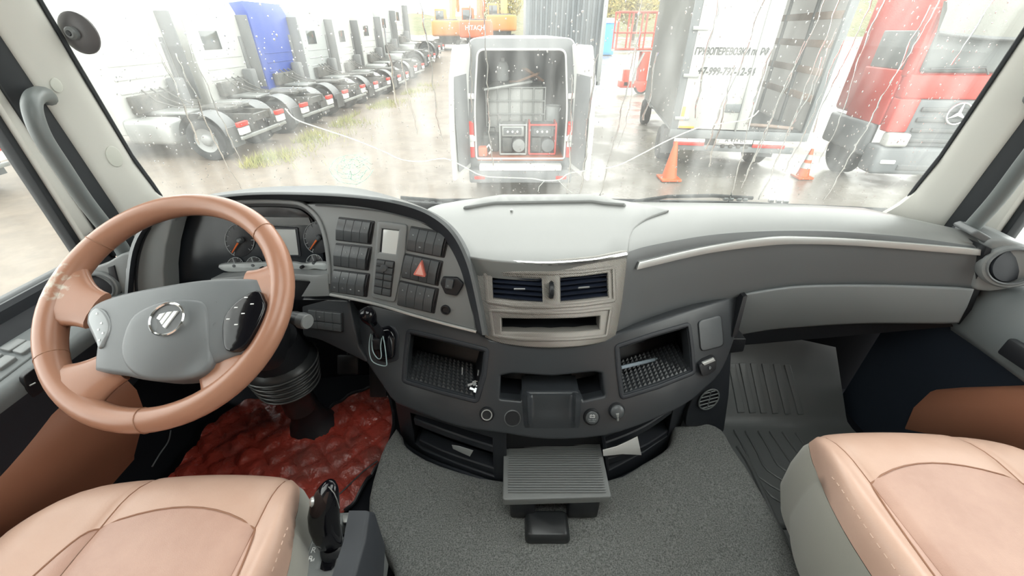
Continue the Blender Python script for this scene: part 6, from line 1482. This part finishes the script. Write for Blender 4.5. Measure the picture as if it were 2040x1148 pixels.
bm = NB(); bmesh.ops.create_icosphere(bm, subdivisions=3, radius=.35, matrix=Matrix.Translation(BO+Bx*1.95+By*2.6+V((0, 0, FLZ+.22))))
for v in bm.verts: v.co += v.normal*.07*mnoise.noise(v.co*4); v.co.z = max(v.co.z, GZ+FLZ)
obj('bundle', bm, M_blue, t); bm = NB(); tube(bm, [BO+Bx*(1.95+.36*math.cos(a))+By*2.6+V((0, 0, FLZ+.24+.33*math.sin(a))) for a in [k*math.pi/10 for k in range(11)]], .012, 5); obj('rope', bm, M_galv, t)
bm = NB(); tube(bm, [BO+Bx*1.55+By*.5+V((0, 0, FLZ+.04)), BO+Bx*2.0+By*.35+V((0, 0, FLZ+.05)), BO+Bx*2.45+By*.2+V((0, 0, FLZ+.04))], .035, 7); obj('timber_offcut', bm, M_wood, label='pale length of timber lying on the box truck floor', cat='timber')

# ---------------------------------------------------------------- red truck facing the camera
RO = V((7.52, 8.55, GZ)); RA = math.radians(-7); Rx = V((math.cos(RA), math.sin(RA), 0)); Ry = V((-math.sin(RA), math.cos(RA), 0)); RR_ = Matrix.Rotation(RA, 3, 'Z')
rt = thing('red_truck', 'red and grey truck cab facing the camera behind the right traffic cone', 'truck', RO)
def rb(nm, m, a, b, par=None, bev=.03, label=None, ry=0):
    bm = NB(); c = (V(a)+V(b))/2; s = [abs(b[i]-a[i]) for i in range(3)]
    R_ = RR_ @ Matrix.Rotation(ry, 3, 'X') if ry else RR_
    box(bm, RO+Rx*c.x+Ry*c.y+V((0, 0, c.z)), s, R_, bev, 3); return obj(nm, bm, m, par or rt, label=label)
M_grl = mat('grille_grey', (.13, .14, .145), .45); M_scr = mat('pale_screen', (.13, .14, .138), .3, spec=.4); M_visor = mat('visor_cream', (.13, .13, .112), .5)
cb_ = rb('cab_shell', M_redp, (.04, .06, 1.25), (2.46, 2.1, 3.7), None, .10)
rb('front_band', M_redp, (.0, -.02, 1.73), (2.5, .2, 2.16), None, .04, 'red band below the windscreen')
rb('windscreen', M_scr, (.12, .0, 2.18), (2.38, .10, 2.95), None, .05, ry=-.08)
rb('door_panel', M_redp, (-.01, .25, 1.20), (.06, 1.45, 2.2), None, .03); 
rb('side_window', M_scr, (.015, .35, 2.2), (.07, 1.35, 2.85), None, .02)
rb('pillar', M_redp, (-.01, .08, 2.1), (.10, .30, 3.2), None, .03)
rb('grille', M_grl, (.35, -.05, .85), (2.15, .2, 1.73), None, .05)
for k in range(4): rb('grille_bar', M_gplas, (.42, -.09, .95+k*.19), (2.08, -.04, 1.03+k*.19), None, .015)
rb('bumper', M_grl, (-.02, -.12, .30), (2.52, .35, .86), None, .08)
rb('bumper_slot', M_gplas, (.45, -.14, .40), (2.05, -.10, .52), None, .02)
for s in (.24, 2.26):
    h_ = rb('headlamp', M_wpaint, (s-.20, -.15, .86), (s+.20, .1, 1.12), None, .05, 'bright headlamp'); 
    rb('fog_lamp', M_plate, (s-.14, -.145, .52), (s+.14, -.10, .60), None, .02)
    rb('corner_panel', M_redp if s < 1 else M_redp, (s-.24, -.03, 1.12), (s+.14, .22, 1.74), None, .04)
rb('wheel_arch', M_grl, (-.04, .35, .55), (.12, 2.0, 1.22), None, .08)
for xx in (.18, 2.32):
    c = RO+Rx*xx+Ry*1.15+V((0, 0, .5)); bm = NB(); lathe(bm, axis_frame(c-Rx*.20, Rx), [(0, .03), (.12, .0), (.28, .03), (.42, -.02), (.5, .04), (.5, .3), (.44, .36), (.25, .34)], 26); obj('tyre', bm, M_tyre, rt)
# sun visor
bm = NB(); cols = []
for i in range(13):
    x = -.02+2.54*i/12; s = (x-1.25)/1.27; yb = -.34+.16*s*s
    cols.append([RO+Rx*x+Ry*(.02)+V((0, 0, 3.35)), RO+Rx*x+Ry*(yb*.75)+V((0, 0, 3.15)), RO+Rx*x+Ry*yb+V((0, 0, 2.72+.10*s*s)), RO+Rx*x+Ry*(yb+.03)+V((0, 0, 2.70+.10*s*s)), RO+Rx*x+Ry*.04+V((0, 0, 3.28))])
gridsurf(bm, cols); bmesh.ops.recalc_face_normals(bm, faces=bm.faces[:]); vs_ = obj('sun_visor', bm, M_visor, rt, label='cream curved sun visor', ang=60)
bm = NB(); tube(bm, [c_[2] for c_ in cols], .03, 7); obj('visor_edge', bm, M_gplas, vs_)
# emblem: ring and three-pointed star
EC = RO+Rx*1.06-Ry*.115+V((0, 0, 1.50)); ME = frame(EC, Rx, V((0, 0, 1)))
bm = NB(); tube(bm, [ME @ V((.19*math.cos(a), .19*math.sin(a), 0)) for a in [2*math.pi*k/32 for k in range(32)]], .016, 7, True); em = obj('emblem_ring', bm, M_chrome, rt)
for k in range(3):
    a = math.pi/2+k*2*math.pi/3; bm = NB(); d = V((math.cos(a), math.sin(a))); n = V((-d.y, d.x)); prism(bm, ME, [n*.035, d*.19+n*.004, d*.19-n*.004, -n*.035], -.01, .015, .004); obj('emblem_point', bm, M_chrome, em)
bm = NB(); p0 = RO+Rx*.2-Ry*.1+V((0, 0, 2.25)); tube(bm, [p0, p0+Rx*.9+V((0, 0, .03)), p0+Rx*1.0+V((0, 0, -.08))], .018, 6); obj('wiper', bm, M_gplas, rt)

# ---------------------------------------------------------------- container trailer, toilet, lift, excavators
ct_ = thing('container', 'dark grey corrugated container on a trailer behind the van', 'container', (1.75, 16, GZ))
x0, x1, yk = .52, 3.05, 16.0; z0, z1 = GZ+1.2, GZ+4.1
M_cont = mat('container_grey', (.10, .115, .125), .5, vary=((.085, .098, .108), 2))
bm = NB(); n = 14; pts = []
for k in range(n):
    a = x0+.06+(x1-x0-.12)*k/n; w_ = (x1-x0-.12)/n
    pts += [(a, 0), (a+w_*.40, 0), (a+w_*.5, .07), (a+w_*.90, .07)]
pts.append((x1-.06, 0))
gridsurf(bm, [[V((x, yk+d, z)) for x, d in pts] for z in (z0+.1, z1)]); bmesh.ops.recalc_face_normals(bm, faces=bm.faces[:])
for f in bm.faces:
    if f.normal.y > 0: f.normal_flip()
obj('corrugated_end', bm, M_cont, ct_, ang=20)
bm = NB(); box2(bm, (x0, yk+.08, z0), (x1, yk+6, z1)); obj('container_body', bm, M_cont, ct_)
for x in (x0, x1): bm = NB(); box2(bm, (x-.07, yk-.05, z0), (x+.07, yk+.10, z1), .02); obj('corner_post', bm, M_cont if x == x0 else M_wpaint2, ct_)
bm = NB(); box2(bm, (x0, yk-.05, z0), (x1, yk+.1, z0+.14), .02); obj('bottom_rail', bm, M_cont, ct_)
for x in (x0+.3, x1-.3):
    for yy in (.9, 2.2): wheel_(ct_, (x, yk+yy, GZ+.5), .5, .36, 'x')
for x in (x0+.9, x1-.9): bm = NB(); box2(bm, (x-.06, yk, GZ+.85), (x+.06, yk+6, z0)); obj('trailer_rail', bm, M_chas, ct_)
bm = NB(); box2(bm, (x1-.45, yk-.06, GZ+.62), (x1-.05, yk, GZ+1.1), .02); obj('tail_lamp', bm, M_chas, ct_)

tx, ty = 7.15, 36.0; tz = gh(tx, ty)
tt_ = thing('portable_toilet', 'blue portable toilet with white roof far behind the container', 'toilet cabin', (tx, ty, tz))
bm = NB(); box2(bm, (tx-.55, ty-.55, tz), (tx+.55, ty+.55, tz+2.05), .05); obj('cabin', bm, mat('toilet_blue', (.03, .22, .62), .5), tt_)
bm = NB(); secs = [[V((tx+sx_*.6*k, ty+sy_*.6*k, tz+h)) for sx_, sy_ in ((-1, -1), (1, -1), (1, 1), (-1, 1))] for h, k in ((2.03, 1), (2.12, 1), (2.35, .55))]; loft(bm, secs, True); bmesh.ops.recalc_face_normals(bm, faces=bm.faces[:]); obj('roof', bm, M_wpaint, tt_)
bm = NB(); box2(bm, (tx-.36, ty-.58, tz+.12), (tx+.36, ty-.54, tz+1.9), .01); obj('door', bm, mat('toilet_blue_door', (.04, .27, .70), .5), tt_)

lx, ly = 6.55, 23.5
lf = thing('aerial_lift', 'orange trailer lift with railed basket beside the box truck', 'lift', (lx, ly, GZ))
for s in (0, 1):
    for k in range(4): bm = NB(); x = lx-1.35+k*.68; tube(bm, [V((x, ly+s*.8, GZ+2.05)), V((x, ly+s*.8, GZ+3.6))], .045, 6); obj('basket_post', bm, M_lift, lf)
    for z in (2.05, 2.75, 3.6): bm = NB(); tube(bm, [V((lx-1.4, ly+s*.8, GZ+z)), V((lx+.75, ly+s*.8, GZ+z))], .045, 6); obj('basket_rail', bm, M_lift, lf)
bm = NB(); box2(bm, (lx-1.4, ly, GZ+1.95), (lx+.75, ly+.8, GZ+2.05)); obj('basket_floor', bm, M_galv, lf)
bm = NB(); box2(bm, (lx+.0, ly, GZ+.6), (lx+.45, ly+.5, GZ+1.95), .03); obj('mast', bm, M_lift, lf)
bm = NB(); box2(bm, (lx-.75, ly, GZ+.35), (lx-.45, ly+.4, GZ+1.15), .05); obj('outrigger', bm, M_lift, lf)
bm = NB(); box2(bm, (lx-.9, ly, GZ+.30), (lx+.9, ly+.6, GZ+.62), .05); obj('chassis', bm, M_lift, lf)
bm = NB(); lathe(bm, axis_frame(V((lx+.25, ly+.02, GZ+.36)), (0, -1, 0)), [(.36, -.2), (.36, -.02), (.28, .0), (.27, .0)], 22); obj('tyre', bm, M_tyre, lf)
bm = NB(); lathe(bm, axis_frame(V((lx+.25, ly+.02, GZ+.36)), (0, -1, 0)), [(.27, .0), (.10, .03), (0, .03)], 20); obj('wheel_disc', bm, M_lift, lf)
bm = NB(); tube(bm, [V((lx-.25, ly-.05, GZ+.5)), V((lx-.2, ly-.05, GZ+1.2)), V((lx+.1, ly-.05, GZ+1.9))], .06, 6); obj('hydraulic_ram', bm, M_galv, lf)

def excavator(lab, x, y, m, word=None, yaw=0, sc=1.0):
    z = gh(x, y); e = thing('excavator', lab, 'excavator', (x, y, z), 'excavators at the back of the yard')
    def q(a, b, c): return V((x+a*sc, y+b*sc, z+c*sc))
    for s in (-1, 1):
        bm = NB(); box2(bm, q(s*1.0-.3, -1.8, .0), q(s*1.0+.3, 1.8, .8), .25*sc, 3); obj('track', bm, M_chas, e)
    bm = NB(); box2(bm, q(-.8, -1, .4), q(.8, 1, 1.0)); obj('turntable', bm, M_chas, e)
    bm = NB(); box2(bm, q(-1.25, -1.9, 1.0), q(1.25, -.9, 2.15), .18*sc, 3); cw = obj('counterweight', bm, m, e)
    if word: text('lettering', word, .42*sc, frame(q(0, -1.91, 1.65), (1, 0, 0), (0, 0, 1)), M_white, cw, sx=.95, ext=.01)
    bm = NB(); box2(bm, q(-1.2, -.9, 1.0), q(1.2, 1.2, 1.9), .08); obj('upper_deck', bm, m, e)
    bm = NB(); box2(bm, q(-.8, -.9, 1.9), q(.8, -.1, 2.25), .05); obj('engine_cover', bm, M_chas, e)
    cb2 = NB(); box2(cb2, q(-1.2, .0, 1.9), q(-.3, 1.4, 3.0), .08); c_ = obj('operator_cab', cb2, m, e)
    bm = NB(); box2(bm, q(-1.1, -.02, 2.2), q(-.4, .02, 2.85), .02); obj('rear_window', bm, M_vglass, c_)
    bm = NB(); tube(bm, [q(.15, 1.2, 1.8), q(.15, 3.2, 4.6), q(.15, 5.4, 5.4)], [.28*sc, .34*sc, .22*sc], 4); obj('boom', bm, m, e)
    bm = NB(); tube(bm, [q(.15, 5.4, 5.5), q(.15, 6.6, 3.0)], [.25*sc, .16*sc], 4); obj('dipper_arm', bm, m, e)
    bm = NB(); tube(bm, [q(.15, 1.6, 1.6), q(.15, 3.0, 3.8)], .1*sc, 6); obj('boom_ram', bm, M_steel, e)
    return e
excavator('orange excavator with white lettering on its counterweight', -2.75, 38, M_org, 'HITACHI')
excavator('yellow excavator half hidden by the last parked tractor unit', -5.5, 42, M_yel)
excavator('yellow excavator standing behind the orange one', -1.0, 48, M_yel, None, 0, 1.15)

# ---------------------------------------------------------------- traffic cones
def cone(lab, u, v, h, bands):
    p = atz(u, v, GZ+.02); t = thing('traffic_cone', lab, 'traffic cone', (p.x, p.y, GZ+.01), 'traffic cones beside the trucks')
    Mz = axis_frame(V((p.x, p.y, GZ+.02)), (0, 0, 1)); r0, r1 = h*.21, h*.045
    bm = NB(); box(bm, (p.x, p.y, GZ+.035), (h*.55, h*.55, .05), None, .012); obj('base', bm, M_org, t)
    bm = NB(); lathe(bm, Mz, [(r0, .04), (r0*.95, .06), (r1, h), (r1*.8, h+.01), (0, h+.01)], 24); obj('shell', bm, M_org, t)
    for a, b in bands:
        ra, rb_ = r0+(r1-r0)*a+.004, r0+(r1-r0)*b+.004; bm = NB(); lathe(bm, Mz, [(ra-.004, a*h+.04*(1-a)-.002), (ra, a*h+.04*(1-a)), (rb_, b*h+.04*(1-b)), (rb_-.004, b*h+.04*(1-b)+.002)], 24); obj('white_band', bm, M_wpaint, t)
cone('plain orange traffic cone behind the box truck', 1332, 356, .80, [])
cone('orange traffic cone with white bands beside the red truck', 1597, 353, .62, [(.30, .50), (.62, .80)])

# ---------------------------------------------------------------- rough grass along the row and bushes on the hill
bm = NB(); random.seed(21)
M_grass = mat('dry_grass', (.32, .29, .11), .8, vary=((.20, .23, .08), 1.5))
for _ in range(5200):
    y = 9.6+random.random()**1.3*17; x = RX(y)+.08+abs(random.gauss(0, .55)); d = mnoise.noise(V((x*.8, y*.8, 3)))
    if d < -.12: continue
    z = gh(x, y); h = random.uniform(.07, .26)*(1+.6*d); a = random.uniform(0, 6.28); lx_, ly_ = random.gauss(0, .35)*h, random.gauss(0, .35)*h; w_ = .008
    v1 = bm.verts.new((x-w_*math.cos(a), y-w_*math.sin(a), z)); v2 = bm.verts.new((x+w_*math.cos(a), y+w_*math.sin(a), z)); v3 = bm.verts.new((x+lx_, y+ly_, z+h)); bm.faces.new((v1, v2, v3))
obj('rough_grass', bm, M_grass, label='rough yellow-green grass along the tails of the parked row', cat='grass', kind='stuff', origin=(-6, 15, GZ))
M_leaf = mat('autumn_leaves', (.20, .19, .06), .8, vary=((.30, .22, .07), 1.2)); M_bark = mat('bark', (.10, .075, .055), .9)
def bush(lab, x, y, h, w_, seed):
    z = gh(x, y)+max(0, (y-62))*.2; random.seed(seed); t = thing('tree', lab, 'tree', (x, y, z), 'autumn trees on the hillside')
    bm = NB(); tube(bm, [V((x, y, z-.3)), V((x+.1, y, z+h*.35)), V((x, y, z+h*.7))], [.22, .15, .08], 8); obj('trunk', bm, M_bark, t)
    bm = NB()
    for _ in range(1500):
        d = V((random.gauss(0, 1), random.gauss(0, 1), random.gauss(0, 1))).normalized()*random.random()**.4; c = V((x+d.x*w_, y+d.y*w_, z+h*.62+d.z*h*.38))
        s = random.uniform(.12, .26); a = V((random.gauss(0, 1), random.gauss(0, 1), random.gauss(0, 1))).normalized(); b = a.orthogonal()
        bm.faces.new([bm.verts.new(c+a*s), bm.verts.new(c+b*s*.5), bm.verts.new(c-a*s), bm.verts.new(c-b*s*.5)])
    obj('crown', bm, M_leaf, t, kind='stuff')
bush('leafy autumn tree above the portable toilet', 9.5, 52, 5.0, 2.4, 1); bush('leafy autumn tree right of the orange lift', 14.0, 55, 5.6, 2.6, 2); bush('leafy autumn tree behind the orange excavator', -1.5, 60, 6.0, 2.8, 3)

# everything above is written relative to the eye: lift it so that the yard lies at z = 0
for o in SC.objects:
    if o.parent is None and o.type != 'CAMERA': o.location.z += H
bpy.context.view_layer.update()
